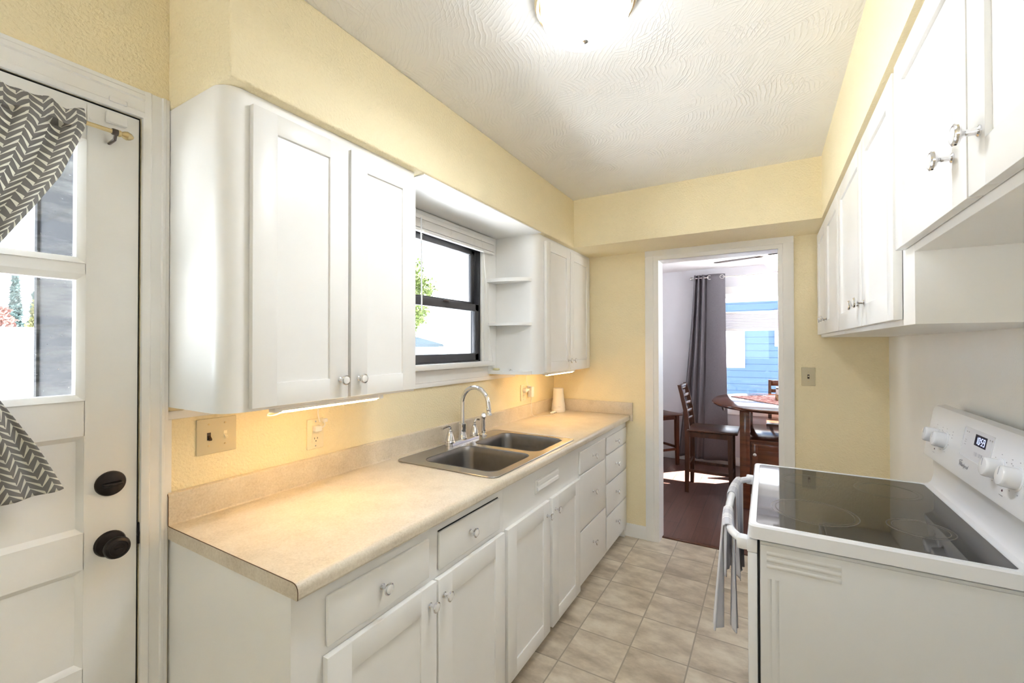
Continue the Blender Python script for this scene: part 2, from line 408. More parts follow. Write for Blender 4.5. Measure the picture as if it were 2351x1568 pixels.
def rrect(x0, x1, y0, y1, r, n=5):
    out = []
    for cx, cy, a in ((x1-r, y1-r, 0), (x0+r, y1-r, 90), (x0+r, y0+r, 180), (x1-r, y0+r, 270)):
        for i in range(n+1):
            t = R(a+90*i/n); out.append((cx+r*math.cos(t), cy+r*math.sin(t)))
    return out
def thing(name, label, cat, loc=(0,0,0), group=None):
    o = bpy.data.objects.new(name, None); COL.objects.link(o); o.location = loc; o.empty_display_size = .1
    o['label'] = label; o['category'] = cat
    if group: o['group'] = group
    return o
def tag(o, label, cat, group=None):
    o['label'] = label; o['category'] = cat
    if group: o['group'] = group
    return o
def struct(name, o_or_mb, m=None, label=None, cat=None):
    o = o_or_mb.build(name, m) if isinstance(o_or_mb, MB) else o_or_mb
    o['kind'] = 'structure'
    if label: o['label'] = label
    if cat: o['category'] = cat
    return o
def dup(o, loc=None, rotz=None, label=None):
    c = o.copy(); COL.objects.link(c)
    if loc is not None: c.location = loc
    if rotz is not None: c.rotation_euler = (0, 0, rotz)
    if label: c['label'] = label
    for ch in list(o.children):
        d = ch.copy(); COL.objects.link(d); d.parent = c
        for g in list(ch.children):
            e = g.copy(); COL.objects.link(e); e.parent = d
    return c
def wall_holes(axis, a, b, u0, u1, z0, z1, holes):
    """wall slab a..b thick along axis, spanning u and z, with rectangular holes (u0,u1,z0,z1); only outer faces"""
    mb = MB(); us = sorted({u0, u1, *[h[0] for h in holes], *[h[1] for h in holes]}); zs = sorted({z0, z1, *[h[2] for h in holes], *[h[3] for h in holes]})
    us = [u for u in us if u0 <= u <= u1]; zs = [z for z in zs if z0 <= z <= z1]
    def solid(i, j):
        if i < 0 or j < 0 or i >= len(us)-1 or j >= len(zs)-1: return False
        cu, cz = (us[i]+us[i+1])/2, (zs[j]+zs[j+1])/2
        return not any(h[0] < cu < h[1] and h[2] < cz < h[3] for h in holes)
    V = {}
    def v(t, u, z):
        k = (t, u, z)
        if k not in V: V[k] = mb.bm.verts.new((t, u, z) if axis == 'x' else (u, t, z))
        return V[k]
    for i in range(len(us)-1):
        for j in range(len(zs)-1):
            if not solid(i, j): continue
            U0, U1, Z0, Z1 = us[i], us[i+1], zs[j], zs[j+1]
            for t in (a, b): mb.bm.faces.new((v(t,U0,Z0), v(t,U1,Z0), v(t,U1,Z1), v(t,U0,Z1)))
            if not solid(i-1, j): mb.bm.faces.new((v(a,U0,Z0), v(b,U0,Z0), v(b,U0,Z1), v(a,U0,Z1)))
            if not solid(i+1, j): mb.bm.faces.new((v(a,U1,Z0), v(b,U1,Z0), v(b,U1,Z1), v(a,U1,Z1)))
            if not solid(i, j-1): mb.bm.faces.new((v(a,U0,Z0), v(b,U0,Z0), v(b,U1,Z0), v(a,U1,Z0)))
            if not solid(i, j+1): mb.bm.faces.new((v(a,U0,Z1), v(b,U0,Z1), v(b,U1,Z1), v(a,U1,Z1)))
    return mb

# ------------------------------------------------------------------ room shell
L, W, H, S, ZS, REAR = 2.713, 2.147, 2.478, .345, 2.138, -4.2
XR, YF = 1.7945, 2.3105
DY = 5.268            # dining room far wall
DZ = 2.38             # dining ceiling
struct('floor', MB().box(-.15, W+.12, REAR, 2.822, -.06, 0), M['vinyl'], 'beige stone-look vinyl tile kitchen floor', 'floor')
struct('floor_dining', MB().box(-.9, 3.3, 2.824, DY+.12, -.06, 0), M['dark_floor'], 'dark wood plank floor beyond the doorway', 'floor')
struct('ceiling', MB().box(-.15, W+.12, REAR, L+.12, H, H+.08), M['ceiling'], 'white swirled plaster kitchen ceiling', 'ceiling')
struct('ceiling_dining', MB().box(-.9, 3.3, L+.13, DY+.12, DZ, DZ+.08), M['plain_white'], 'flat white ceiling of the dining room', 'ceiling')
struct('wall_left', wall_holes('x', -.15, 0, REAR, L, 0, H, [(-1.0, -.062, -1, 2.09), (.86, 1.634, 1.343, 2.043)]), M['wall'], 'yellow wall holding the door and the sink window', 'wall')
struct('wall_far', wall_holes('y', L, L+.12, -.15, W+.12, 0, H, [(.845, 1.598, -1, 2.075)]), M['wall'], 'yellow wall around the doorway to the dining room', 'wall')
struct('wall_right', MB().box(W, W+.12, REAR, L, 0, H), M['wall_daylit'], 'pale daylight-washed wall behind the white range', 'wall')
struct('wall_rear', wall_holes('y', REAR-.12, REAR, -.15, W+.12, 0, H, [(.78, 1.58, 1.02, 2.02)]), M['wall'], 'unseen yellow wall behind the viewer, opening added for fill light', 'wall')  # unseen opening added to let fill daylight in behind the camera
sl = MB().box(0, S, 0, L, ZS, H, .008, 3).build('wall_left_soffit', M['wall']); struct('', sl, None, 'yellow soffit above the sink-side cabinets', 'wall')
struct('wall_far_soffit', MB().box(S, XR, YF, L, ZS, H), M['wall'], 'yellow soffit above the doorway', 'wall')
struct('wall_right_soffit', MB().box(XR, W, REAR, L, ZS, H), M['wall'], 'yellow soffit above the range-side cabinets', 'wall')
struct('soffit_glow_panel', MB().box(.012, S-.006, .74, 1.80, ZS-.006, ZS-.0005), M['white'], 'added white panel painting window glow under the soffit above the sink', 'trim')  # white panel added under the yellow soffit; window light put into its colour
# dining room walls
struct('wall_dining_far', wall_holes('y', DY, DY+.12, -.9, 3.3, 0, DZ, [(1.02, 2.6, .72, 2.06)]), M['grey_wall'], 'grey dining room wall behind the curtain', 'wall')
struct('wall_dining_left', wall_holes('x', -1.02, -.9, L+.12, DY+.12, 0, DZ, [(3.5, 3.8, .8, 2.0)]), M['grey_wall'], 'grey dining room wall left of the doorway', 'wall')  # hole in this wall is unseen, added to brighten the dining room
struct('wall_dining_right', wall_holes('x', 3.3, 3.42, L+.12, DY+.12, 0, DZ, [(3.3, 4.1, .8, 2.0)]), M['grey_wall'], 'grey dining room wall right of the table', 'wall')  # opening out of view, added to bring more daylight into the dining room
struct('wall_dining_near', MB().box(-.9, .70, L+.121, L+.13, 0, DZ).box(1.75, 3.3, L+.121, L+.13, 0, DZ).box(.70, 1.75, L+.121, L+.13, 2.2, DZ), M['grey_wall'], 'grey dining room side of the doorway wall', 'wall')
struct('baseboard_dining', MB().box(-.9, 3.3, DY-.016, DY-.001, 0, .10, .004), M['trim'], 'white baseboard under the dining room window', 'baseboard')
bb = [(0, 0), (-.014, 0), (-.014, .078), (-.006, .094), (0, .094)]
struct('baseboard_far', MB().prism([(L+a, b) for a, b in bb], 'x', .60, .752).prism([(L+a, b) for a, b in bb], 'x', 1.682, W), M['trim'], 'short white baseboard beside the doorway', 'baseboard')

# doorway casing (jambs lined, stepped moulding)
def casing():
    mb = MB()
    y0 = L
    def leg(x0, x1, z1):     # x0 outer, x1 inner
        d = 1 if x1 > x0 else -1
        prof = [(x0, y0), (x0, y0-.014), (x0+d*.010, y0-.018), (x0+d*.058, y0-.018), (x0+d*.062, y0-.013), (x1, y0-.011), (x1, y0)]
        mb.prism(prof, 'z', 0, z1)
    leg(.751, .845, 2.155); leg(1.682, 1.598, 2.155)
    prof = [(y0, 2.155), (y0-.014, 2.155), (y0-.0185, 2.145), (y0-.0185, 2.097), (y0-.013, 2.093), (y0-.012, 2.066), (y0, 2.066)]
    mb.prism(prof, 'x', .7515, 1.6815)
    mb.box(.838, .846, L-.011, L+.13, 0, 2.075).box(1.597, 1.603, L-.011, L+.13, 0, 2.075).box(.838, 1.603, L-.011, L+.13, 2.066, 2.076)
    mb.box(.752, .846, L+.13, L+.145, 0, 2.155).box(1.597, 1.682, L+.13, L+.145, 0, 2.155).box(.752, 1.682, L+.13, L+.145, 2.066, 2.155)
    return mb
struct('trim_doorway', casing(), M['trim'], 'white moulded casing of the doorway to the dining room', 'trim')
struct('trim_threshold', MB().box(.846, 1.597, 2.800, 2.83, 0, .008, .003), M['chair_wood'], 'dark wood threshold strip in the doorway', 'trim')

# back door casing
def door_casing():
    mb = MB()
    def prof(s): return [(-.0626, 0), (-.0626, .012), (-.052, .016), (-.046, .016), (-.043, .013), (-.020, .013), (-.017, .018), (-.011, .018), (-.009, .015), (-.0005, .015), (-.0005, 0)]
    mb.prism([(x, y) for y, x in prof(0)], 'z', 0, 2.164)
    hp = [(2.087, 0), (2.087, .012), (2.095, .016), (2.101, .016), (2.104, .013), (2.135, .013), (2.138, .018), (2.150, .018), (2.153, .015), (2.163, .015), (2.163, 0)]
    mb.prism([(x, z) for z, x in hp], 'y', -1.08, -.0605)
    mb.box(0, .015, -1.08, -1.002, 0, 2.087)
    mb.box(-.15, -.05, -.068, -.062, 0, 2.09).box(-.15, -.05, -1.0, -.99, 0, 2.09).box(-.15, -.05, -1.0, -.062, 2.084, 2.09)
    mb.box(-.10, -.05, -.09, -.062, 0, 2.09).box(-.10, -.05, -1.0, -.975, 0, 2.09).box(-.10, -.05, -1.0, -.062, 2.07, 2.09)
    return mb
struct('trim_door', door_casing(), M['trim'], 'white moulded casing around the back door', 'trim')
struct('trim_rail', MB().box(0.0005, .012, -.002, 2.05, 1.224, 1.248, .002).box(0.0005, .006, -.003, .012, 1.0, 1.224).box(.0005, .010, .70, 1.72, 1.249, 1.312), M['trim'], 'white wooden rail along the wall under the cabinets and window', 'trim')

# ------------------------------------------------------------------ back door
def back_door():
    root = thing('door_back', 'white half-glazed back door with a grey chevron curtain', 'door', (-.022, -.52, 0)); root['kind'] = 'structure'; root.name = 'door_1'
    x0, x1 = -.045, -.003
    yl, yr, zt = -.985, -.0675, 2.0825
    gl, gr = -.87, -.178     # glazed/panelled width
    rails = [(.01, .16), (.52, .606), (.862, .956), (1.208, 1.300), (1.629, 1.657), (1.982, zt)]
    mb = MB()
    mb.box(x0, x1, yl, gl, .01, zt).box(x0, x1, gr, yr, .01, zt)
    for a, b in rails: mb.box(x0, x1, gl-.001, gr+.001, a, b)
    # sloped mouldings round each opening
    def mould(za, zb, glazed):
        w_, d = (.016, .010) if glazed else (.014, .011)
        xo = x1+.004 if glazed else x1-.001
        for a, b, hor in ((gl, gl+w_, 0), (gr-w_, gr, 0)):
            out, inn = (a, b) if a == gl else (b, a)
            mb.prism([(xo, out), (xo-.004, (out+inn)/2), (xo-d, inn), (x0+.01, inn), (x0+.01, out)], 'z', za, zb)
        for out, inn in ((za, za+w_), (zb, zb-w_)):
            mb.prism([(xo, out), (xo-.004, (out+inn)/2), (xo-d, inn), (x0+.01, inn), (x0+.01, out)], 'y', gl, gr)
    for za, zb, g in ((.16, .52, 0), (.606, .862, 0), (.956, 1.208, 0), (1.300, 1.629, 1), (1.657, 1.982, 1)): mould(za, zb, g)
    mb.build('slab', M['trim'], root)
    pn = MB()
    for za, zb in ((.16, .52), (.606, .862), (.956, 1.208)): pn.box(-.030, -.014, gl-.005, gr+.005, za-.005, zb+.005)
    pn.build('panel', M['trim'], root)
    for za, zb in ((1.300, 1.629), (1.657, 1.982)):
        MB().box(-.024, -.021, gl, gr, za, zb).build('glass_pane', M['dirty_glass'], root)
    MB().box(-.040, -.012, -.0672, -.0622, 0.01, 2.0895).box(-.040, -.012, -.99, -.0622, 2.083, 2.0895).build('gap_shade_strip', M['black'], root)  # black strips paint the shade inside the door gap
    # deadbolt
    c = (-.003, -.125, 1.071)
    db = MB().lathe([(.0, 0), (.033, 0), (.033, .004), (.031, .008), (.020, .013), (0, .013)], c, (1,0,0), 32).build('deadbolt', M['hardware'], root, label='dark bronze round deadbolt')
    MB().box(.006, .022, -.146, -.104, 1.066, 1.076, .004).build('thumb_turn', M['hardware'], db)
    c = (-.003, -.125, .909)
    kn = MB().lathe([(0, 0), (.034, 0), (.034, .004), (.031, .009), (.018, .012), (.013, .014), (.012, .030), (.020, .036), (.027, .042), (.0285, .050), (.026, .057), (.020, .061), (.019, .0595), (.013, .061), (.012, .060), (0, .060)], c, (1,0,0), 32).build('door_knob', M['hardware'], root, label='dark bronze door knob')
    MB().box(.054, .062, -.133, -.117, .9065, .9115, .002).build('lock_button', M['hardware'], kn)
    MB().box(-.006, .004, -.0665, -.056, .885, .945, .003).lathe([(0,0),(.010,0),(.010,.006),(0,.008)], (-.002, -.058, .915), (1,0,0)).build('strike_plate', M['hardware'], root, label='dark bronze strike plate')
    return root
back_door()
def curtain_rod():
    z, x = 2.010, .040
    t = thing('curtain_rod', 'brass curtain rod across the top of the back door', 'curtain rod', (x, -.52, z))
    MB().tube([(x, -.94, z), (x, -.128, z)], .0055, 12).build('rod', M['brass'], t)
    for y, s in ((-.128, 1), (-.94, -1)):
        MB().lathe([(.0055, 0), (.0085, .001), (.0085, .006), (.0065, .008), (.010, .014), (.0115, .020), (.009, .027), (.004, .033), (0, .035)], (x, y, z), (0, s, 0), 16).build('finial', M['brass'], t)
        MB().lathe([(.0075, -.012), (.0085, -.010), (.0085, 0), (.0075, .001)], (x, y, z), (0, s, 0), 16).tube([(x, y-s*.004, z-.006), (x-.006, y-s*.004, z-.018), (-.003, y-s*.004, z-.020)], .004, 8).build('bracket', M['pewter'], t)
curtain_rod()
def door_curtain():
    cy, zt, zb = -.52, 2.036, 1.072
    prof = [(2.036, .322), (2.00, .325), (1.95, .312), (1.863, .284), (1.78, .240), (1.687, .186), (1.60, .13), (1.53, .085), (1.47, .080), (1.40, .13), (1.314, .190), (1.20, .245), (1.092, .292), (1.05, .31)]
    def half(z):
        for (a, p), (b, q) in zip(prof, prof[1:]):
            if b <= z <= a: return q + (p-q)*(z-b)/(a-b)
        return prof[-1][1]
    def f(u, v):
        s = 2*u-1
        zbot = zb + .022*abs(s)**2
        z = zt + (zbot-zt)*v
        h = half(z)
        g = min(1, h/.32)
        amp = .008 + .012*(1-g) + (.009*max(0, 1-abs(z-2.0)/.12))
        x = .046 + amp*math.sin(s*26 + 3*math.sin(v*7)) + .006*math.sin(s*11+v*9+1)
        if 1.99 < z < 2.03: x = max(x, .050)
        # cloth on the upper part swags towards the tie
        z2 = z - .030*(1-g)*abs(s)*(1 if z > 1.5 else -.6)
        return (x, cy + s*h, z2 + .004*math.sin(s*40)*(v < .05))
    mb = MB().sheet(f, 120, 130, lambda u, v: (u*.95, (1-v)*.98))
    o = mb.build('door_curtain', M['chevron'])
    md = o.modifiers.new('t', 'SOLIDIFY'); md.thickness = .0015
    tag(o, 'grey and white chevron curtain tied over the back door glass', 'curtain')
door_curtain()
tag(MB().box(-.0025, .012, -.141, -.097, 2.045, 2.0745, .003).build('door_sensor', M['plastic_white']), 'white alarm sensor box on the top corner of the back door', 'sensor')
tag(MB().box(.0135, .022, -.139, -.101, 2.098, 2.112, .003).build('sensor_magnet', M['plastic_white']), 'small white sensor bar on the casing above the back door', 'sensor')

# ------------------------------------------------------------------ sink window
def window_sink():
    r = thing('window_1', 'dark bronze sash window over the sink', 'window', (0, 1.247, 1.7)); r['kind'] = 'structure'
    y0, y1, z0, z1 = .86, 1.634, 1.343, 2.043
    fr = MB()
    for x0, x1, i in ((-.062, -.001, .010), (-.062, -.030, .016)):
        fr.box(x0, x1, y0, y0+i, z0, z1).box(x0, x1, y1-i, y1, z0, z1).box(x0, x1, y0, y1, z1-i, z1).box(x0, x1, y0, y1, z0, z0+i*.8)
    fr.build('frame', M['bronze'], r)
    MB().box(-.152, -.064, y0, y0+.003, z0, z1).box(-.152, -.064, y1-.003, y1, z0, z1).box(-.152, -.064, y0, y1, z1-.003, z1).box(-.152, -.064, y0, y1, z0, z0+.003).build('reveal', M['trim'], r)
    def sash(x0, x1, za, zb, bot, top, nm):
        ya, yb, st = .873, 1.622, .036
        s = MB().box(x0, x1, ya, ya+st, za, zb, .002).box(x0, x1, yb-st, yb, za, zb, .002).box(x0, x1, ya, yb, za, za+bot, .002).box(x0, x1, ya, yb, zb-top, zb, .002)
        s.box(x0+.004, x1+.003, ya+st-.008, ya+st-.004, za+bot-.006, zb-top+.006).box(x0+.004, x1+.003, yb-st+.004, yb-st+.008, za+bot-.006, zb-top+.006)
        o = s.build(nm, M['bronze'], r)
        MB().box((x0+x1)/2-.0015, (x0+x1)/2+.0015, ya+st, yb-st, za+bot, zb-top).build('glass_pane', M['glass'], o)
        return o
    lo = sash(-.026, -.004, 1.352, 1.693, .042, .042, 'lower_sash')
    MB().box(-.004, .004, 1.28, 1.33, 1.684, 1.697, .002).build('sash_lock', M['pewter'], lo)
    sash(-.056, -.034, 1.668, 2.040, .040, .040, 'upper_sash')
    cs = MB()
    cs.box(0.0005, .016, .79, .863, 1.33, 2.128, .003).box(0.0005, .016, 1.631, 1.704, 1.33, 2.128, .003).box(.0005, .016, .79, 1.704, 2.040, 2.128, .003)
    cs.box(.016, .021, 1.648, 1.668, 1.33, 2.05, .002).box(.016, .020, .80, 1.70, 2.108, 2.128, .002)
    cs.build('casing', M['trim'], r)
    MB().box(-.0005, .045, .77, 1.735, 1.314, 1.3445, .005).build('sill', M['trim'], r)
window_sink()
def blind():
    t = thing('window_blind', 'white mini blind raised to the top of the sink window', 'blind', (.04, 1.247, 2.06))
    y0, y1 = .80, 1.725
    MB().box(.022, .046, y0, y1, 2.075, 2.098, .003).build('headrail', M['plastic_white'], t)
    mb = MB()
    for k in range(12):
        z = 2.071 - k*.0034
        mb.prism([(.024, z-.0026), (.048, z-.0026), (.0486, z-.0012), (.048, z+.0003), (.024, z+.0003)], 'y', y0+.004, y1-.004)
    mb.build('slat_stack', M['plastic_white'], t)
    MB().box(.023, .049, y0+.002, y1-.002, 2.013, 2.029, .006, 3).build('bottom_rail', M['plastic_white'], t)
    for y in (1.06, 1.28, 1.50):
        mb = MB()
        for k in range(5): mb.tube([(.050, y-.012+.006*(k % 2), 2.072-k*.011), (.053, y+.004*(k % 3), 2.066-k*.011), (.050, y+.008, 2.060-k*.011)], .0009, 5)
        mb.tube([(.050, y-.004, 2.015), (.058, y-.006, 2.002), (.050, y+.006, 2.012)], .0012, 6, 1)
        mb.build('ladder_cord', M['plastic_white'], t)
    MB().tube([(.047, 1.575, 2.085), (.052, 1.60, 2.0), (.047, 1.66, 1.55), (.047, 1.705, 1.34)], .0011, 6, 2).build('pull_cord', M['plastic_white'], t)
    MB().tube([(.050, 1.043, 2.08), (.052, 1.046, 1.62)], .0038, 8).build('tilt_wand', M['clear'], t)
blind()

# ------------------------------------------------------------------ cabinets
KNOB = None
def knob(at, parent, d):
    """round chrome knob with white ceramic face; shares its mesh"""
    global KNOB
    at = Vector(at)
    pl = Vector((0,0,0)); p = parent
    while p is not None: pl += p.location; p = p.parent
    q = Vector((0,0,1)).rotation_difference(Vector(d)).to_euler()
    if KNOB is None:
        o = MB().lathe([(0, 0), (.0085, 0), (.0085, .002), (.0055, .004), (.0048, .016), (.008, .020), (.0145, .0225), (.0165, .0255), (.0160, .0285), (.0135, .030), (.0125, .0285), (0, .0285)], n=24).build('knob', M['chrome'], None)
        f = MB().lathe([(.0124, .0284), (.0118, .0302), (.007, .0318), (0, .0322)], n=24).build('knob_face', M['plastic_white'], None)
        KNOB = (o.data, f.data); bpy.data.objects.remove(o); bpy.data.objects.remove(f)
    o = bpy.data.objects.new('knob', KNOB[0]); COL.objects.link(o); o.parent = parent; o.location = at-pl; o.rotation_euler = q
    f = bpy.data.objects.new('knob_face', KNOB[1]); COL.objects.link(f); f.parent = o
    return o
def shaker(name, xf, xb, y0, y1, z0, z1, m, parent, st=.070, rt=.058, rb=.066, rec=.007):
    """frame-and-panel door; xf is the front face x, xb the back"""
    mb = MB(); s = 1 if xf > xb else -1
    b = .0018
    mb.box(xb, xf, y0, y0+st, z0, z1, b).box(xb, xf, y1-st, y1, z0, z1, b)
    mb.box(xb, xf-s*.0002, y0+st-.002, y1-st+.002, z0, z0+rb, b).box(xb, xf-s*.0002, y0+st-.002, y1-st+.002, z1-rt, z1, b)
    mb.box(xb+s*.003, xf-s*rec, y0+st-.004, y1-st+.004, z0+rb-.004, z1-rt+.004)
    return mb.build(name, m, parent)
WHT = M['white']
def upper_near():
    t = thing('wall_cabinet', 'tall white two-door wall cabinet nearest the back door, rounded end', 'cabinet', (.16, .36, 1.262))
    z0, z1, xf = 1.262, ZS-.001, .311
    pl = [(0.001, .001), (xf-.055, .001)] + [(xf-.055+.055*math.sin(a), .056-.055*math.cos(a)) for a in [R(x) for x in range(8, 91, 8)]+[PI/2]] + [(xf, .712), (0.001, .712)]
    MB().prism(pl, 'z', z0, z1).build('body', WHT, t)
    for (a, b, ky) in ((.067, .380, .350), (.391, .702, .424)):
        d = shaker('door', .330, .3118, a, b, 1.271, 2.102, WHT, t)
        knob((.330, ky, 1.331), d, (1,0,0))
upper_near()
def upper_far():
    t = thing('wall_cabinet', 'white two-door wall cabinet in the corner beyond the sink window', 'cabinet', (.16, 2.25, 1.262))
    z0, z1, xf, ys = 1.262, ZS-.001, .311, 1.795
    pl = [(0.013, ys), (xf-.055, ys)] + [(xf-.055+.055*math.sin(a), ys+.055-.055*math.cos(a)) for a in [R(x) for x in range(8, 91, 8)]+[PI/2]] + [(xf, L-.002), (0.013, L-.002)]
    MB().prism(pl, 'z', z0, z1).build('body', WHT, t)
    for (a, b, ky) in ((1.893, 2.279, 2.243), (2.286, 2.668, 2.318)):
        d = shaker('door', .330, .3118, a, b, 1.271, 2.106, WHT, t, st=.062)
        knob((.330, ky, 1.335), d, (1,0,0))
upper_far()
def corner_shelf():
    t = thing('corner_shelf', 'open white curved shelf unit between the sink window and corner cabinet', 'shelf', (.05, 1.75, 1.262))
    MB().box(.0005, .012, 1.7045, L-.002, 1.262, ZS-.007).build('back_panel', WHT, t)
    for z0, z1, ry in ((1.262, 1.283, .098), (1.566, 1.584, .100), (1.838, 1.860, .112)):
        pts = [(.0125, 1.7945)] + [(.0125+.262*math.sin(a), 1.7945-ry*math.cos(a)**.9) for a in [PI/2*k/14 for k in range(15)]]
        MB().prism(pts, 'z', z0, z1).build('shelf', WHT, t)
corner_shelf()
def vplate(mb): return mb
FX = .600          # face frame
BZ = .876          # underside of worktop
def drawer(t, y0, y1, z0, z1, ky, xf=.611, kz=None):
    mb = MB().box(FX+.0005, xf, y0, y1, z0, z1, .004, 3)
    d = mb.build('drawer_front', WHT, t)
    knob((xf, ky, kz if kz else (z0+z1)/2), d, (1,0,0)); return d
def base_door(t, y0, y1, z0, z1, ky, kz):
    d = shaker('door', .620, FX+.001, y0, y1, z0, z1, WHT, t, st=.072, rt=.075, rb=.068, rec=.006)
    knob((.620, ky, kz), d, (1,0,0)); return d
def carcass(t, y0, y1, toe=.06):
    MB().box(.001, FX, y0, y1, toe, BZ-.001).box(.03, FX-.06, y0+.004, y1-.004, 0, toe).build('body', WHT, t)
t = thing('base_cabinet', 'white base cabinet with two drawers over two doors at the counter end', 'cabinet', (.3, .48, 0))
carcass(t, .006, .920)
drawer(t, .094, .463, .711, .834, .267, kz=.777); drawer(t, .512, .883, .711, .833, .680, kz=.777)
MB().box(FX+.0005, FX+.0015, .514, .881, .8335, .8375).build('shadow_gap', M['black'], t)
base_door(t, .087, .487, .062, .692, .455, .632); base_door(t, .496, .908, .062, .690, .524, .632)
t = thing('sink_cabinet', 'white base cabinet under the sink with a louvred vent panel', 'cabinet', (.3, 1.33, 0))
MB().box(.001, .019, .9205, 1.7345, .06, BZ-.001).box(.0192, FX, .9205, .938, .06, BZ-.001).box(.0192, FX, 1.717, 1.7345, .06, BZ-.001).box(FX-.012, FX, .938, 1.717, .06, BZ-.001).box(.0192, FX-.012, .938, 1.717, .06, .078).box(.03, FX-.06, .93, 1.73, 0, .06).build('body', WHT, t)
base_door(t, .931, 1.329, .058, .690, 1.294, .627); base_door(t, 1.358, 1.726, .058, .690, 1.388, .630)
vp = MB().box(FX, FX+.003, 1.204, 1.474, .752, .814, .001)
for zc in (.797, .770):
    vp.prism([(FX+.003, zc-.011), (FX+.010, zc-.006), (FX+.008, zc+.006), (FX+.003, zc+.010)], 'y', 1.222, 1.456)
vp.build('vent', WHT, t)
t = thing('drawer_cabinet', 'white base cabinet with three drawers right of the sink doors', 'cabinet', (.3, 1.97, 0))
carcass(t, 1.735, 2.2095)
for z0, z1, kz in ((.705, .832, .770), (.382, .695, .553), (.072, .372, .246)): drawer(t, 1.746, 2.196, z0, z1, 1.957, kz=kz)
t = thing('drawer_cabinet', 'white base cabinet with four small drawers against the doorway wall', 'cabinet', (.3, 2.45, 0))
carcass(t, 2.210, L-.003)
for z0, z1, kz in ((.715, .826, .770), (.520, .705, .613), (.306, .510, .416), (.085, .296, .208)): drawer(t, 2.230, 2.690, z0, z1, 2.424, kz=kz)
MB().box(FX-.06, FX, 2.668, L-.004, 0, .062).build('foot', WHT, t)

def uppers_right():
    xb, xf, xr = 1.823, 1.803, W-.001
    grp = None
    def unit(name, label, y0, y1, z0, doors, zb, rail):
        t = thing(name, label, 'cabinet', (2.0, (y0+y1)/2, z0))
        MB().box(xb, xr, y0, y1, z0, ZS-.001, .0015).build('body', WHT, t)
        for a, b, ky, kz in doors:
            d = shaker('door', xf, xb-.0015, a, b, zb, 2.122, WHT, t, st=.062, rt=.062, rb=.070, rec=.008)
            knob((xf, ky, kz), d, (-1,0,0))
    unit('wall_cabinet', 'white two-door wall cabinet against the doorway wall, opposite the sink', 1.7705, L-.002, 1.490, ((2.244, 2.690, 2.296, 1.580), (1.782, 2.238, 2.19, 1.580)), 1.505, 0)
    unit('wall_cabinet', 'white two-door wall cabinet hanging above the white range', .722, 1.7695, 1.490, ((1.236, 1.765, 1.285, 1.580), (.817, 1.230, 1.182, 1.580)), 1.505, 0)
    t = thing('wall_cabinet', 'short white two-door wall cabinet over the empty gap beside the range', 'cabinet', (2.0, .2, 1.655))
    MB().box(xb, xr, -.62, .7215, 1.655, ZS-.001, .0015).build('body', WHT, t)
    for a, b, ky in ((.352, .792, .407), (-.10, .346, .300)):
        d = shaker('door', xf, xb-.0015, a, b, 1.672, 2.122, WHT, t, st=.062, rt=.062, rb=.070, rec=.008)
        knob((xf, ky, 1.757), d, (-1,0,0))
    shaker('door', xf, xb-.0015, -.56, -.106, 1.672, 2.122, WHT, t, st=.062, rt=.062, rb=.070, rec=.008)
uppers_right()

# ------------------------------------------------------------------ worktop, sink, faucet
CT = .914
def worktop():
    t = thing('countertop', 'beige speckled laminate countertop with integral backsplash', 'countertop', (.32, 1.35, BZ))
    e, y1 = .635, L-.002
    hole = [(.10, .885), (.575, .885), (.575, 1.665), (.10, 1.665)]
    MB().slab([(.018, 0), (.612, 0), (.612, y1), (.018, y1)], [hole], BZ, CT).build('top', M['laminate'], t)
    nose = [(.6121, BZ), (.6121, CT)] + [(.617+.018*math.sin(a), CT-.018+.018*math.cos(a)) for a in [PI/2*k/6 for k in range(7)]] + [(.635, BZ+.006), (.631, BZ)]
    MB().prism(nose, 'y', 0, y1).build('front_edge', M['laminate'], t)
    bs = [(.0008, BZ), (.0179, BZ), (.0179, CT+.0005)] + [(.0235-.0055*math.cos(a), CT+.006-.0055*math.sin(a)) for a in [PI/2*k/4 for k in range(4, -1, -1)]] + [(.0180, 1.000), (.0165, 1.0055), (.013, 1.008), (.0008, 1.008)]
    MB().prism(bs, 'y', 0, y1).build('backsplash', M['laminate'], t)
    MB().box(.019, .655, y1-.016, y1, CT+.0005, 1.008, .002).box(.6355, .655, y1-.016, y1, .868, CT+.001, .001).build('end_splash', M['laminate'], t)
    seam = [(.008, -.0006, 1.0085), (.0145, -.0006, 1.007), (.0185, -.0006, .998), (.0180, -.0006, .925), (.0185, -.0006, CT+.002), (.028, -.0006, CT+.0004), (.612, -.0006, CT+.0004)] + [(.617+.0182*math.sin(a), -.0006, CT-.018+.0182*math.cos(a)) for a in [PI/2*k/4 for k in range(5)]] + [(.635, -.0006, BZ+.003)]
    MB().tube(seam, .0011, 5).build('edge_seam', M['laminate_edge'], t)
worktop()
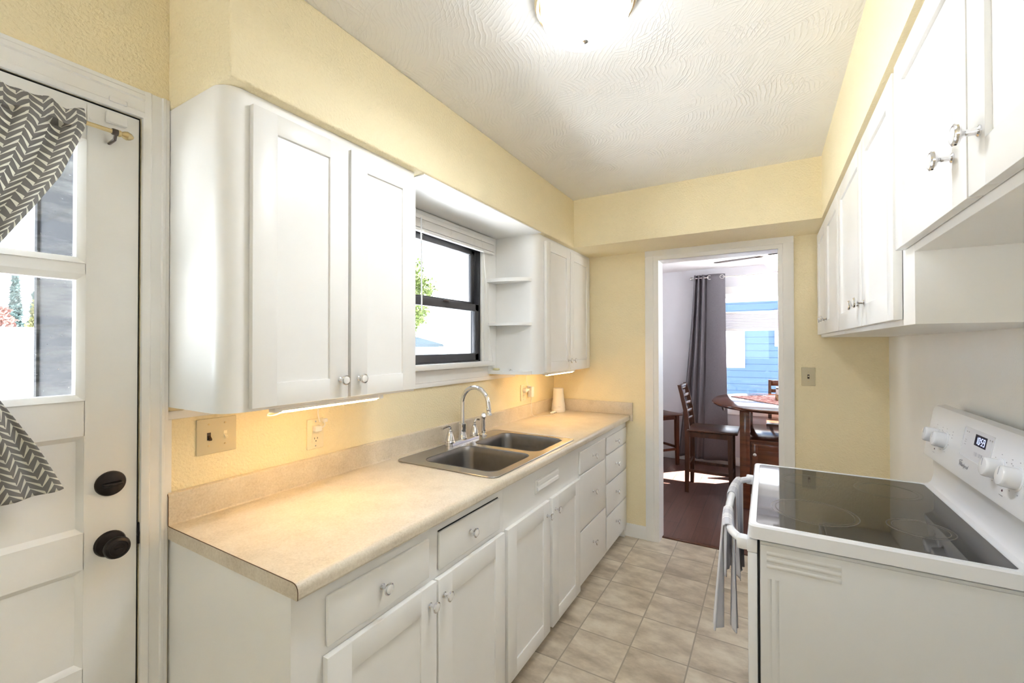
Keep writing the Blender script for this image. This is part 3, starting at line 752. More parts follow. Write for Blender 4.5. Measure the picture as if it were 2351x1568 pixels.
def sink():
    t = thing('sink', 'double-bowl stainless steel drop-in sink', 'sink', (.33, 1.27, CT))
    z = CT+.005
    b1, b2 = (.165, .562, .915, 1.262), (.162, .560, 1.314, 1.652)
    outer = rrect(.064, .602, .857, 1.695, .035)
    holes = [rrect(*b, .055) for b in (b1, b2)]
    rim = MB().slab(outer, holes, CT+.0008, z)
    rim.tube([(x, y, z-.0015) for x, y in outer+[outer[0]]], .0028, 6)
    rim.build('rim', M['steel'], t)
    for b in (b1, b2):
        mb = MB(); loops = []
        for k, (ins, dz) in enumerate(((0, 0), (.003, -.004), (.010, -.03), (.018, -.12), (.030, -.150), (.055, -.168), (.14, -.172))):
            r = max(.02, .055-.2*ins) if ins < .1 else .02
            pts = rrect(b[0]+ins, b[1]-ins, b[2]+ins, b[3]-ins, r)
            loops.append([mb.bm.verts.new((x, y, z+.0005+dz)) for x, y in pts])
        for A, B in zip(loops, loops[1:]):
            n = len(A)
            for i in range(n): mb.bm.faces.new((A[i], A[(i+1) % n], B[(i+1) % n], B[i]))
        mb.bm.faces.new(loops[-1])
        bo = mb.build('bowl', M['bowl_steel'], t)
        bo.modifiers.new('t', 'SOLIDIFY').thickness = .001
        cx, cy = (b[0]+b[1])/2, (b[2]+b[3])/2
        MB().lathe([(.045, z-.1725), (.042, z-.168), (.036, z-.1705), (.015, z-.1705), (0, z-.169)], (cx, cy, 0)).build('drain', M['chrome'], bo)
sink()
def faucet():
    z = CT+.0055
    t = thing('faucet', 'chrome gooseneck faucet with two lever handles behind the sink', 'faucet', (.095, 1.325, z))
    x = .095
    MB().prism([(x-.028, z), (x-.026, z+.011), (x-.018, z+.017), (x+.018, z+.017), (x+.026, z+.011), (x+.028, z)], 'y', 1.205, 1.445).build('deck_plate', M['chrome'], t)
    sp = MB().lathe([(0, .014), (.025, .014), (.025, .024), (.022, .030), (.019, .045), (.0185, .085), (.020, .090), (.020, .096), (.0145, .100), (0, .100)], (x, 1.325, z))
    R_ = .088
    arc = [(x, 1.325, z+.09), (x, 1.325, z+.21)] + [(x+R_-R_*math.cos(a), 1.325-.012*math.sin(a/2), z+.21+R_*math.sin(a)) for a in [PI*k/14 for k in range(1, 14)]] + [(x+2*R_+.003, 1.313, z+.190)]
    sp.tube(arc, .0118, 14)
    sp.lathe([(.0118, 0), (.0135, -.002), (.0135, -.008), (.0122, -.011), (.0135, -.020), (.0185, -.031), (.0185, -.034), (0, -.034)], (x+2*R_+.003, 1.313, z+.192), (0,0,1), 16)
    sp.build('spout', M['chrome'], t)
    for y, s in ((1.215, -1), (1.435, 1)):
        h = MB().lathe([(0, 0), (.026, 0), (.026, .020), (.024, .023), (.0255, .026), (.022, .040), (.0145, .062), (.012, .070), (.0125, .076), (.008, .082), (0, .083)], (x, y, z))
        h.tube([(x, y, z+.078), (x+.002, y, z+.094), (x, y+s*.010, z+.102), (x-.004, y+s*.025, z+.100), (x-.006, y+s*.058, z+.094)], [.0065, .0072], 10, 2)
        h.build('handle', M['chrome'], t)
    s = thing('side_sprayer', 'slim chrome side sprayer standing right of the faucet handles', 'sprayer', (.105, 1.513, z))
    MB().lathe([(0, 0), (.022, 0), (.022, .004), (.016, .010), (.0125, .014), (.0125, .022), (.014, .026), (.013, .034), (.0135, .060), (.0115, .090), (.0125, .100), (.0135, .104), (0, .104)], (.105, 1.513, z)).build('body', M['chrome'], s)
    MB().lathe([(0, -.012), (.013, -.010), (.0155, 0), (.0155, .008), (.012, .010), (.011, .009), (0, .009)], (.105, 1.513, z+.115), (.75, -.55, .25), 18).build('spray_head', M['chrome'], s)
faucet()

# ------------------------------------------------------------------ small things on and above the counter
def light_bar(y0, y1, x, label):
    z = 1.2615
    t = thing('light_bar', label, 'light', (x, (y0+y1)/2, z), 'under-cabinet light bars')
    MB().box(x-.014, x+.014, y0, y1, z-.012, z-.0005, .002).box(x-.016, x+.016, y0-.002, y0+.02, z-.015, z-.0008, .002).box(x-.016, x+.016, y1-.02, y1+.002, z-.015, z-.0008, .002).build('housing', M['plastic_white'], t)
    MB().box(x-.010, x+.010, y0+.022, y1-.022, z-.0185, z-.0122, .003).build('strip', M['warm_strip'], t)
    return t
t = light_bar(.150, .560, .285, 'lit warm under-cabinet light bar beneath the cabinet nearest the back door')
MB().tube([(.262, .20, 1.250), (.250, .165, 1.243), (.250, .150, 1.235), (.252, .175, 1.232), (.255, .205, 1.242), (.258, .24, 1.236), (.258, .21, 1.245), (.255, .26, 1.243), (.23, .33, 1.243), (.16, .40, 1.240), (.08, .455, 1.225), (.035, .478, 1.19), (.030, .485, 1.165), (.028, .493, 1.145)], .0022, 6, 2).build('cord', M['plastic_white'], t)
t = light_bar(1.96, 2.43, .285, 'lit warm under-cabinet light bar beneath the corner cabinet')
MB().tube([(.26, 2.0, 1.252), (.12, 2.06, 1.250), (.05, 2.14, 1.245), (.022, 2.185, 1.215), (.020, 2.20, 1.175), (.030, 2.214, 1.150)], .0018, 6, 2).build('cord', M['plastic_white'], t)

def plate(name, label, c, w_, h_, m, axis='x', t_=.006, cat='switch plate'):
    """cover plate centred at c on a wall facing +x (axis x) or -y (axis y)"""
    t = thing(name, label, cat, c)
    x, y, z = c
    if axis == 'x': MB().box(x+.0004, x+t_, y-w_/2, y+w_/2, z-h_/2, z+h_/2, .0025, 3).build('cover', m, t)
    else: MB().box(x-w_/2, x+w_/2, y-t_, y-.0004, z-h_/2, z+h_/2, .0025, 3).build('cover', m, t)
    return t
sw = plate('switch_plate', 'ivory double switch plate with one brown and one ivory toggle', (0, .136, 1.155), .117, .113, M['ivory'])
for y, m, up in ((.112, M['brown_plastic'], -1), (.160, M['ivory_light'], -1)):
    MB().box(.006, .0068, y-.0055, y+.0055, 1.143, 1.167, .0004).build('toggle_well', m if m is M['brown_plastic'] else M['ivory_light'], sw)
    MB().prism([(.0065, 1.158), (.009, 1.155), (.0175, 1.1475), (.016, 1.1425), (.0065, 1.147)], 'y', y-.0042, y+.0042).build('toggle', m, sw)
    for dz in (.038, -.030): MB().lathe([(0, 0), (.0032, 0), (.0030, .001), (0, .0014)], (.006, y, 1.155+dz), (1,0,0), 12).build('screw', M['brass'], sw)
sw = plate('switch_plate', 'single ivory switch plate with brown toggle right of the doorway', (1.756, L, 1.244), .072, .115, M['ivory'], 'y')
MB().box(1.7505, 1.7615, L-.0068, L-.006, 1.231, 1.257, .0004).build('toggle_well', M['brown_plastic'], sw)
MB().box(1.7525, 1.7595, L-.016, L-.006, 1.243, 1.250, .001).build('toggle', M['ivory_light'], sw)
for dz in (.030, -.030): MB().lathe([(0, 0), (.0030, 0), (.0028, .001), (0, .0014)], (1.756, L-.006, 1.244+dz), (0,-1,0), 12).build('screw', M['brass'], sw)
def outlet(label, y, z, m, gfci):
    t = plate('wall_outlet', label, (0, y, z), .072, .117, m, cat='outlet')
    if gfci:
        MB().box(.006, .0082, y-.0165, y+.0165, z-.034, z+.034, .001).box(.008, .0088, y-.012, y+.012, z-.004, z-.0005).box(.008, .0088, y-.012, y+.012, z+.001, z+.0045).build('receptacle', M['ivory_light'], t)
        cs = (-.020, .020)
    else:
        for dz in (-.020, .020): MB().lathe([(0, .006), (.0165, .006), (.0165, .0078), (0, .0078)], (0, y, z+dz), (1,0,0), 20).build('receptacle', M['ivory_light'], t)
        cs = (-.020, .020)
    for dz in cs:
        mb = MB(); mb.box(.0078, .0086, y-.0075, y-.0055, z+dz-.001, z+dz+.006).box(.0078, .0086, y+.0055, y+.0075, z+dz-.001, z+dz+.006).lathe([(0, .0078), (.0022, .0078), (.0022, .0086), (0, .0086)], (0, y, z+dz-.008), (1,0,0), 10)
        mb.build('socket', M['black'], t)
    for dz in (.0475, -.0475): MB().lathe([(0, 0), (.003, 0), (0, .0014)], (.006, y, z+dz), (1,0,0), 10).build('screw', M['nickel'], t)
outlet('ivory wall outlet with a white plug under the near cabinet', .490, 1.098, M['ivory_light'], True)
pl = thing('plug', 'white cord plug in the outlet below the light bar', 'plug', (.02, .49, 1.12))
MB().box(.0084, .030, .474, .503, 1.108, 1.130, .004).build('body', M['plastic_white'], pl)
MB().tube([(.020, .50, 1.121), (.028, .512, 1.124), (.030, .515, 1.135), (.028, .506, 1.148)], .0022, 6, 2).box(.024, .038, .505, .522, 1.142, 1.156, .003).build('cord_end', M['plastic_white'], pl)
outlet('ivory wall outlet holding two white adapters in the far corner', 2.176, 1.098, M['ivory_light'], False)
ad = thing('power_adapter', 'white power adapter plugged into the corner outlet', 'adapter', (.03, 2.2, 1.11))
MB().lathe([(0, 0), (.018, 0), (.018, .022), (.014, .026), (0, .026)], (.0082, 2.178, 1.118), (1,0,0), 20).box(.018, .030, 2.19, 2.225, 1.110, 1.126, .003).build('plug_body', M['plastic_white'], ad)
MB().box(.012, .046, 2.232, 2.268, 1.062, 1.138, .004).build('brick', M['plastic_white'], ad)
MB().box(.018, .034, 2.206, 2.230, 1.130, 1.148, .003).build('upper_plug', M['plastic_white'], ad)
MB().tube([(.03, 2.25, 1.062), (.03, 2.251, 1.02), (.034, 2.252, .96), (.035, 2.262, .925), (.05, 2.28, .9165), (.09, 2.34, .9165), (.12, 2.38, .9165), (.115, 2.43, .9165), (.09, 2.47, .918)], .0018, 6, 2).build('cord', M['plastic_white'], ad)
il = thing('inline_connector', 'small white inline cord connector lying beside the white cylinder', 'connector', (.10, 2.49, CT))
MB().box(.085, .112, 2.455, 2.520, CT+.0005, CT+.0155, .005, 3).build('body', M['plastic_white'], il)
MB().box(.1125, .113, 2.468, 2.482, CT+.006, CT+.010).box(.1125, .113, 2.498, 2.508, CT+.006, CT+.010).build('port', M['grey_print'], il)
MB().tube([(.095, 2.52, CT+.008), (.085, 2.535, CT+.018), (.075, 2.55, CT+.022)], .0018, 6, 1).build('cord', M['plastic_white'], il)
ws = thing('wifi_router', 'white tapered cylinder device standing in the counter corner', 'router', (.098, 2.585, CT))
MB().lathe([(0, 0), (.050, .0005), (.054, .006), (.055, .016), (.0545, .028), (.0535, .0295), (.0535, .031), (.0545, .033), (.052, .060), (.045, .105), (.041, .150), (.0395, .186), (.037, .189), (0, .189)], (.098, 2.585, CT), n=36).build('shell', M['plastic_white'], ws)
cv = bpy.data.curves.new('router_text', 'FONT')
MB().box(.118, .140, 2.5345, 2.5355, CT+.046, CT+.048).build('logo', M['button'], ws)
sp = thing('soap_bar', 'pale yellow soap bar on the bottom corner shelf', 'soap', (.05, 1.75, 1.283))
MB().box(.020, .062, 1.742, 1.766, 1.2832, 1.297, .006, 3).build('bar', simple('pale_soap', (.72, .66, .40), .5), sp)
sp = thing('sink_stopper', 'tiny grey stopper on the bottom corner shelf', 'stopper', (.14, 1.765, 1.283))
MB().lathe([(0, 0), (.010, 0), (.010, .004), (.003, .006), (.004, .012), (0, .013)], (.14, 1.768, 1.2832), n=14).build('body', M['nickel'], sp)

# ------------------------------------------------------------------ ceiling lamp
def ceiling_lamp():
    c = (1.068, .632, H)
    t = thing('ceiling_light', 'lit white glass dome ceiling light', 'light', c)
    MB().lathe([(0, -.0005), (.150, -.0005), (.152, -.012), (.146, -.024), (.140, -.026), (.138, -.020), (0, -.020)], c, n=48).build('base', M['brass'], t)
    MB().lathe([(.126, -.0265), (.132, -.030), (.133, -.034), (.127, -.058), (.107, -.088), (.073, -.111), (.034, -.123), (0, -.1255)], c, n=48, cap=False).build('glass_dome', M['dome'], t)
    ld = bpy.data.lights.new('lamp_bulbs', 'AREA'); ld.shape = 'DISK'; ld.size = .24; ld.energy = LAMP_DOWN*PI; ld.color = (.86, .92, 1)
    lo = bpy.data.objects.new('lamp_bulbs', ld); COL.objects.link(lo); lo.parent = t; lo.location = (0, 0, -.140)
    MB().lathe([(0, -.1245), (.010, -.126), (.010, -.1295), (.005, -.1325), (0, -.1365)], c, n=16).build('finial', M['nickel'], t)
ceiling_lamp()

# ------------------------------------------------------------------ range
def text_mesh(txt, size, shear=0):
    cu = bpy.data.curves.new('txt', 'FONT'); cu.body = txt; cu.size = size; cu.shear = shear; cu.extrude = .0002
    cu.align_x = 'CENTER'; cu.align_y = 'CENTER'
    o = bpy.data.objects.new('txt', cu); COL.objects.link(o)
    bpy.context.view_layer.update()
    me = bpy.data.meshes.new_from_object(o.evaluated_get(bpy.context.evaluated_depsgraph_get()))
    bpy.data.objects.remove(o); return me
def range_():
    y0, y1 = .857, 1.607; yc = (y0+y1)/2
    t = thing('range', 'white freestanding electric range with black glass cooktop', 'stove', (1.82, yc, 0))
    E, ES = M['enamel'], M['enamel_side']
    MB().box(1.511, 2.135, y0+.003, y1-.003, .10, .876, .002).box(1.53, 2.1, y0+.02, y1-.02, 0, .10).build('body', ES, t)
    # side panel facing the camera with pressed ribs
    sp = MB().box(1.512, 2.132, y0-.001, y0+.004, .105, .868, .0015)
    for k in range(3):
        z = .846-k*.018
        sp.prism([(z-.006, y0-.001), (z-.003, y0-.004), (z+.003, y0-.004), (z+.006, y0-.001)][::-1] and [(y0-.001, z-.006), (y0-.0028, z-.002), (y0-.0028, z+.002), (y0-.001, z+.006)], 'x', 1.528, 1.70)
    for k in range(2):
        x = 1.535+k*.018
        sp.prism([(x-.005, y0-.001), (x-.002, y0-.0018), (x+.002, y0-.0018), (x+.005, y0-.001)], 'z', .14, .775)
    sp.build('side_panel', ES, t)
    # front posts, door, drawer
    MB().box(1.506, 1.511, y0+.004, y1-.004, .10, .872).build('front_gap', M['black'], t)
    MB().box(1.480, 1.505, y0+.002, y1-.002, .30, .838, .004).build('oven_door', E, t)
    MB().box(1.478, 1.505, y0+.002, y1-.002, .838, .876, .003).build('door_top_trim', E, t)
    MB().box(1.4785, 1.4795, y0+.12, y1-.12, .42, .70).build('oven_window', M['burner'], t)
    MB().box(1.482, 1.505, y0+.002, y1-.002, .11, .29, .004).build('storage_drawer', E, t)
    hd = MB().tube([(1.462, .895, .857), (1.450, .910, .858), (1.432, .94, .860), (1.419, 1.0, .860), (1.412, 1.10, .860), (1.410, yc, .860), (1.412, 1.36, .860), (1.419, 1.46, .860), (1.432, 1.525, .860), (1.450, 1.553, .858), (1.462, 1.568, .857)], .0125, 12, 1)
    hd.box(1.450, 1.480, .866, .905, .838, .872, .005).box(1.450, 1.480, 1.560, 1.599, .838, .872, .005).build('door_handle', E, t)
    # cooktop
    ck = MB(); z0, z1 = .882, .9215
    outer = rrect(1.482, 2.075, y0-.006, y1+.006, .018); o2 = rrect(1.486, 2.071, y0-.002, y1+.002, .016); inn = rrect(1.502, 2.036, .868, 1.606-.010, .014)
    lo = [ck.bm.verts.new((x, y, z0)) for x, y in outer]; mi = [ck.bm.verts.new((x, y, z1-.004)) for x, y in outer]; up = [ck.bm.verts.new((x, y, z1+.001)) for x, y in o2]; i1 = [ck.bm.verts.new((x, y, z1+.001)) for x, y in inn]; i2 = [ck.bm.verts.new((x, y, z1-.002)) for x, y in rrect(1.503, 2.035, .869, 1.595, .0135)]
    n = len(lo)
    for A, B in ((lo, mi), (mi, up), (up, i1), (i1, i2)):
        for i in range(n): ck.bm.faces.new((A[i], A[(i+1) % n], B[(i+1) % n], B[i]))
    ck.bm.faces.new(lo)
    cook = ck.build('cooktop_frame', E, t)
    MB().slab(rrect(1.503, 2.035, .869, 1.595, .0135), [], z1-.006, z1-.0003).build('glass_top', M['stove_glass'], t)
    for bx, by, br in ((1.655, 1.06, .115), (1.66, 1.43, .085), (1.905, 1.06, .075), (1.90, 1.43, .095)):
        b = MB().lathe([(0, z1-.0002), (br-.003, z1-.0002), (br-.003, z1-.0003), (0, z1-.0003)], (bx, by, 0), n=64).build('burner', M['burner'], t)
        MB().lathe([(br-.003, z1-.0002), (br, z1-.0001), (br, z1-.0003), (br-.003, z1-.0003), (br-.003, z1-.0002)], (bx, by, 0), n=64, cap=False).lathe([(br-.014, z1-.0001), (br-.012, z1), (br-.012, z1-.0002), (br-.014, z1-.0002)], (bx, by, 0), n=64, cap=False).build('ring', M['burner_line'], b)
    # backguard
    prof = [(2.040, .9225), (2.052, .926), (2.060, .936), (2.066, .960), (2.066, 1.012), (2.060, 1.022), (2.040, 1.034), (2.0395, 1.040), (2.0690, 1.208), (2.076, 1.217), (2.100, 1.222), (2.116, 1.214), (2.118, .90), (2.040, .90)]
    MB().prism(prof, 'y', y0, y1).build('backguard', E, t)
    # slanted control face frame: origin at bottom edge, u along +y, v up the slope
    P0 = Vector((2.0395, 0, 1.040)); vv = (Vector((2.0690, 0, 1.208))-P0).normalized(); nn = Vector((-vv.z, 0, vv.x))
    def pt(y, z, d=0): return P0 + vv*((z-1.040)/vv.z) + Vector((0, y, 0)) + nn*d
    def panel(ya, yb, za, zb, d0, d1, bev=0):
        b = MB()
        cs = [pt(ya, za), pt(yb, za), pt(yb, zb), pt(ya, zb)]
        A = [b.bm.verts.new(c+nn*d0) for c in cs]; B = [b.bm.verts.new(c+nn*d1) for c in cs]
        b.bm.faces.new(A); b.bm.faces.new(B)
        for i in range(4): b.bm.faces.new((A[i], A[(i+1) % 4], B[(i+1) % 4], B[i]))
        return b
    panel(1.088, 1.288, 1.101, 1.188, -.001, .0006).build('control_panel', simple('control_panel_film', (.76, .77, .82), .25), t)
    fr = MB()
    for ya, yb, za, zb in ((1.286, 1.290, 1.099, 1.190), (1.086, 1.090, 1.099, 1.190), (1.086, 1.290, 1.099, 1.102), (1.086, 1.290, 1.188, 1.191)):
        q = panel(ya, yb, za, zb, 0, .002); me = bpy.data.meshes.new('q'); q.bm.to_mesh(me); fr.bm.from_mesh(me); q.bm.free(); bpy.data.meshes.remove(me)
    fr.build('panel_border', E, t)
    ds = panel(1.128, 1.205, 1.148, 1.180, 0, .0012).build('clock_display', M['display'], t)
    # 10:59, read by someone facing the range (text runs towards -y)
    dg = MB()
    segs = {'0': 'abcdef', '1': 'bc', '5': 'afgcd', '9': 'abcdfg'}
    def seg(y, s, wd=.0085, ht=.019, th=.0022, zc=1.1635):
        for k in segs[s]:
            a = {'a': (0, 1, wd, th), 'd': (0, -1, wd, th), 'g': (0, 0, wd, th), 'f': (-1, .5, th, ht/2), 'b': (1, .5, th, ht/2), 'e': (-1, -.5, th, ht/2), 'c': (1, -.5, th, ht/2)}[k]
            cy = y - a[0]*wd/2; cz = zc + a[1]*ht/2
            q = panel(cy-a[2]/2+.0002, cy+a[2]/2-.0002, cz-a[3]/2+.0002, cz+a[3]/2-.0002, .0013, .0017); me = bpy.data.meshes.new('q'); q.bm.to_mesh(me); dg.bm.from_mesh(me); q.bm.free(); bpy.data.meshes.remove(me)
    for y, s in ((1.1905, '1'), (1.1745, '0'), (1.1560, '5'), (1.1420, '9')): seg(y, s)
    for zc in (1.160, 1.168):
        q = panel(1.1643, 1.1661, zc-.001, zc+.001, .0013, .0017); me = bpy.data.meshes.new('q'); q.bm.to_mesh(me); dg.bm.from_mesh(me); q.bm.free(); bpy.data.meshes.remove(me)
    dg.build('clock_digits', M['digits'], ds)
    for k in range(3): panel(1.192-k*.019-.016, 1.192-k*.019, 1.119, 1.130, .0006, .0012).build('button', M['button'], t)
    mk = MB()
    def mark(ya, yb, za, zb):
        q = panel(ya, yb, za, zb, .0006, .0009); me = bpy.data.meshes.new('q'); q.bm.to_mesh(me); mk.bm.from_mesh(me); q.bm.free(); bpy.data.meshes.remove(me)
    for y in (1.270, 1.256): mark(y-.003, y+.003, 1.176, 1.179)
    for z in (1.138, 1.146, 1.152): mark(1.262, 1.272, z, z+.0015)
    for z in (1.108, 1.114, 1.122, 1.128): mark(1.096, 1.108, z, z+.004)
    for y in (1.112, 1.098): mark(y-.003, y+.003, 1.176, 1.180)
    for ky in (1.527, 1.432, 1.030, .935):
        for a in range(-60, 241, 50):
            cy, cz = ky+.040*math.cos(R(a)), 1.117+.040*math.sin(R(a)); mark(cy-.0022, cy+.0022, cz-.0010, cz+.0010)
        for k in range(3): mark(ky-.055-.004, ky-.055+.002, 1.135+k*.010, 1.137+k*.010)
    for y in (1.507, .99): mark(y-.010, y+.010, 1.0600, 1.0615)
    mk.build('printed_marks', M['grey_print'], t)
    for y in (1.507, .99): MB().lathe([(0, 0), (.0032, 0), (.0025, .001), (0, .0013)], pt(y, 1.073), tuple(nn), 12).build('indicator_light', M['red_led'], t)
    kb = None
    for y in (1.527, 1.432, 1.030, .935):
        k = MB().lathe([(0, 0), (.032, 0), (.032, .0012), (.026, .0015), (.0255, .026), (.0245, .030), (.0225, .032), (.016, .0335), (0, .034)], pt(y, 1.117), tuple(nn), 32).build('control_knob', E, t)
        p = pt(y, 1.117, .034)
        q = panel(y-.0012, y+.0012, 1.119, 1.138, .0338, .0348); q.build('pointer', M['button'], k)
    # logo: script word with a swoosh
    me = text_mesh('Whirlpool', .0165, .28)
    lg = bpy.data.objects.new('logo', me); COL.objects.link(lg); me.materials.append(M['grey_print']); lg.parent = t
    m4 = Matrix.Identity(4); ux, uy = Vector((0, -1, 0)), vv; c = pt(1.245, 1.076, .0006) - t.location
    for i in range(3): m4[i][0], m4[i][1], m4[i][2], m4[i][3] = ux[i], uy[i], nn[i], c[i]
    lg.matrix_local = m4
    MB().tube([tuple(pt(1.276, 1.083, .0006)), tuple(pt(1.268, 1.089, .0006)), tuple(pt(1.255, 1.091, .0006)), tuple(pt(1.262, 1.086, .0006)), tuple(pt(1.274, 1.079, .0006))], .0006, 5, 2).build('swoosh', M['grey_print'], lg) if False else None
    sw_ = MB().tube([pt(1.280, 1.084, .0007), pt(1.270, 1.090, .0007), pt(1.256, 1.090, .0007), pt(1.264, 1.085, .0007), pt(1.279, 1.081, .0007)], .0006, 5, 2).build('logo_swoosh', M['grey_print'], t)
range_()

def towel(y0, y1, front, back, label, seed, dx=0):
    rnd = random.Random(seed); ph = rnd.random()*6
    zc, r = .860, .0165
    def bar_x(y):
        s = min(1, abs(y-1.232)/.34); return 1.410 + .022*s**3
    arc = PI*r
    tot = front + arc + back
    def f(u, v):
        s = v*tot
        y = y0 + (y1-y0)*u
        pinch = 1
        if s < front:
            d = front - s; k = min(1, d/.35)
            x = -r - .014*k - .015*k*math.sin(u*19+ph) ; z = -d; pinch = 1-.22*k
        elif s < front+arc:
            a = PI - (s-front)/r; x = r*math.cos(a); z = r*math.sin(a)
        else:
            d = s-front-arc; k = min(1, d/.35); x = r + .010*k*math.sin(u*17+ph+2) + .004*k; z = -d; pinch = 1-.18*k
        ym = (y0+y1)/2
        yy = ym + (y-ym)*pinch
        return (bar_x(y)+x+dx, yy + .004*math.sin(v*9+u*7), zc + z + (.012*math.sin(u*PI*2+ph) if v in (0, 1) else 0))
    o = MB().sheet(f, 60, 70, lambda u, v: (u, v)).build('dish_towel', M['towel'])
    md = o.modifiers.new('t', 'SOLIDIFY'); md.thickness = .003
    tag(o, label, 'towel', None)
towel(.955, 1.130, .36, .345, 'striped grey dish towel hanging at the near end of the oven handle', 1)
towel(1.305, 1.525, .33, .33, 'striped grey dish towel hanging at the doorway end of the oven handle', 2)

# ------------------------------------------------------------------ dining room
def make_chair(label, loc, rz):
    t = thing('counter_chair', label, 'chair', (0,0,0), 'counter-height dining chairs')
    CW = M['chair_wood']
    b = MB().box(-.19, .255, -.215, .215, .598, .620, .008, 3)
    b.build('seat', CW, t)
    MB().box(-.185, .19, -.185, -.165, .545, .598).box(-.185, .19, .165, .185, .545, .598).box(.175, .195, -.18, .18, .545, .598).box(-.20, -.18, -.18, .18, .545, .598).build('apron', CW, t)
    for s in (-1, 1):
        MB().sweep([(.200, s*.178, 0, .75), (.190, s*.178, .35, .95), (.190, s*.178, .598, 1)], .042, .042).build('leg', CW, t)
        MB().sweep([(-.195, s*.178, 0, .85), (-.190, s*.178, .3, 1), (-.190, s*.178, .62, 1.05), (-.205, s*.178, .80, .95), (-.240, s*.178, .96, .85), (-.262, s*.178, 1.045, .8)], .042, .034).build('leg', CW, t)
        MB().box(-.18, .18, s*.178-.010, s*.178+.010, .20, .226).build('stretcher', CW, t)
    MB().box(.18, .20, -.17, .17, .175, .20).build('stretcher', CW, t)
    MB().box(-.20, -.18, -.17, .17, .255, .28).build('stretcher', CW, t)
    for z, h in ((1.010, .060), (.925, .038), (.845, .038), (.765, .038), (.690, .034)):
        zz = z; x0 = -.195 - max(0, (z-.70))**1.5*.36
        def f(u, v, x0=x0, z=z, h=h):
            y = -.17+.34*u; return (x0 - .025*math.sin(PI*u) + .0*v - .02*(v-.5)*h/.04*0, y, z - h/2 + h*v)
        o = MB().sheet(f, 12, 2).build('slat', CW, t); o.modifiers.new('t', 'SOLIDIFY').thickness = .014
    t.location = loc; t.rotation_euler = (0, 0, rz)
    return t
ch = make_chair('dark wood ladder-back counter chair pulled up at the left of the table', (1.040, 4.165, 0), 0)
dup(ch, (.325, 4.945, 0), R(-38), 'dark wood counter chair in the corner behind the doorway casing')
dup(ch, (1.735, 4.935, 0), R(-90), 'dark wood counter chair at the window side of the table')

def table():
    cx, cy = 1.78, 4.22
    t = thing('dining_table', 'dark cherry counter-height dining table with a cabinet base', 'table', (cx, cy, 0))
    TW = M['table_wood']
    def se(a, b, n=2.6, k=72):
        return [(cx+a*abs(math.cos(q))**(2/n)*(1 if math.cos(q) >= 0 else -1), cy+b*abs(math.sin(q))**(2/n)*(1 if math.sin(q) >= 0 else -1)) for q in [2*PI*i/k for i in range(k)]]
    mb = MB(); loops = []
    for a, b, z in ((.66, .67, .876), (.70, .71, .882), (.72, .73, .898), (.718, .728, .906), (.710, .720, .910)): loops.append([mb.bm.verts.new((x, y, z)) for x, y in se(a, b)])
    for A, B in zip(loops, loops[1:]):
        for i in range(72): mb.bm.faces.new((A[i], A[(i+1) % 72], B[(i+1) % 72], B[i]))
    mb.bm.faces.new(loops[0]); mb.bm.faces.new(loops[-1]); mb.build('top', TW, t)
    # folding leaf support hanging under the left edge
    MB().prism([(4.02, .876)] + [(4.02+.42*k/12, .876-.085*math.sin(PI*k/12)) for k in range(1, 12)] + [(4.44, .876)], 'x', 1.15, 1.165).build('leaf_support', M['chair_wood'], t)
    for x in (1.36, 2.20):
        for y in (3.80, 4.64): MB().box(x-.040, x+.040, y-.040, y+.040, 0, .876, .003).build('leg', TW, t)
    MB().box(1.36, 2.20, 3.80, 4.64, .80, .876).build('apron', TW, t) if False else None
    MB().box(1.39, 2.17, 3.775, 4.665, .590, .612, .002).build('shelf', TW, t)
    cb = MB().box(1.402, 2.158, 3.79, 4.65, .13, .589).build('cabinet_box', TW, t)
    d = MB().box(1.406, 1.775, 3.776, 3.789, .15, .578, .002)
    d.box(1.412, 1.460, 3.770, 3.777, .155, .573, .002).box(1.722, 1.770, 3.770, 3.777, .155, .573, .002).box(1.460, 1.722, 3.770, 3.777, .155, .205, .002).box(1.460, 1.722, 3.770, 3.777, .525, .573, .002)
    dd = d.build('door', TW, t)
    MB().lathe([(0, 0), (.006, 0), (.006, .012), (.014, .018), (.014, .022), (0, .026)], (1.436, 3.770, .487), (0,-1,0), 16).build('knob', M['nickel'], dd)
table()
rn = thing('table_runner', 'red patterned cloth runner across the dining table', 'table runner', (1.75, 4.4, .911))
o = MB().prism([(1.205, 4.443), (1.62, 3.92), (2.3, 3.92), (2.3, 4.9), (1.62, 4.82)], 'z', .9105, .9120).build('cloth', M['runner'], rn)
MB().tube([(1.207, 4.443, .9128), (1.62, 3.924, .9128), (2.3, 3.924, .9128)], .0018, 6).tube([(1.207, 4.443, .9128), (1.62, 4.816, .9128), (2.3, 4.896, .9128)], .0018, 6).build('border', M['runner_border'], rn)
nb = thing('napkin_holder', 'small wicker basket with white packet on the table runner', 'basket', (1.66, 4.36, .912))
MB().box(1.600, 1.73, 4.28, 4.44, .9125, .968, .008).build('basket', M['wicker'], nb)
MB().box(1.605, 1.725, 4.285, 4.435, .9685, 1.035, .006).build('packet', M['plastic_white'], nb)
MB().box(1.6045, 1.6055, 4.285, 4.435, 1.020, 1.030).box(1.605, 1.725, 4.2838, 4.2848, 1.020, 1.030).build('stripe', M['black'], nb)

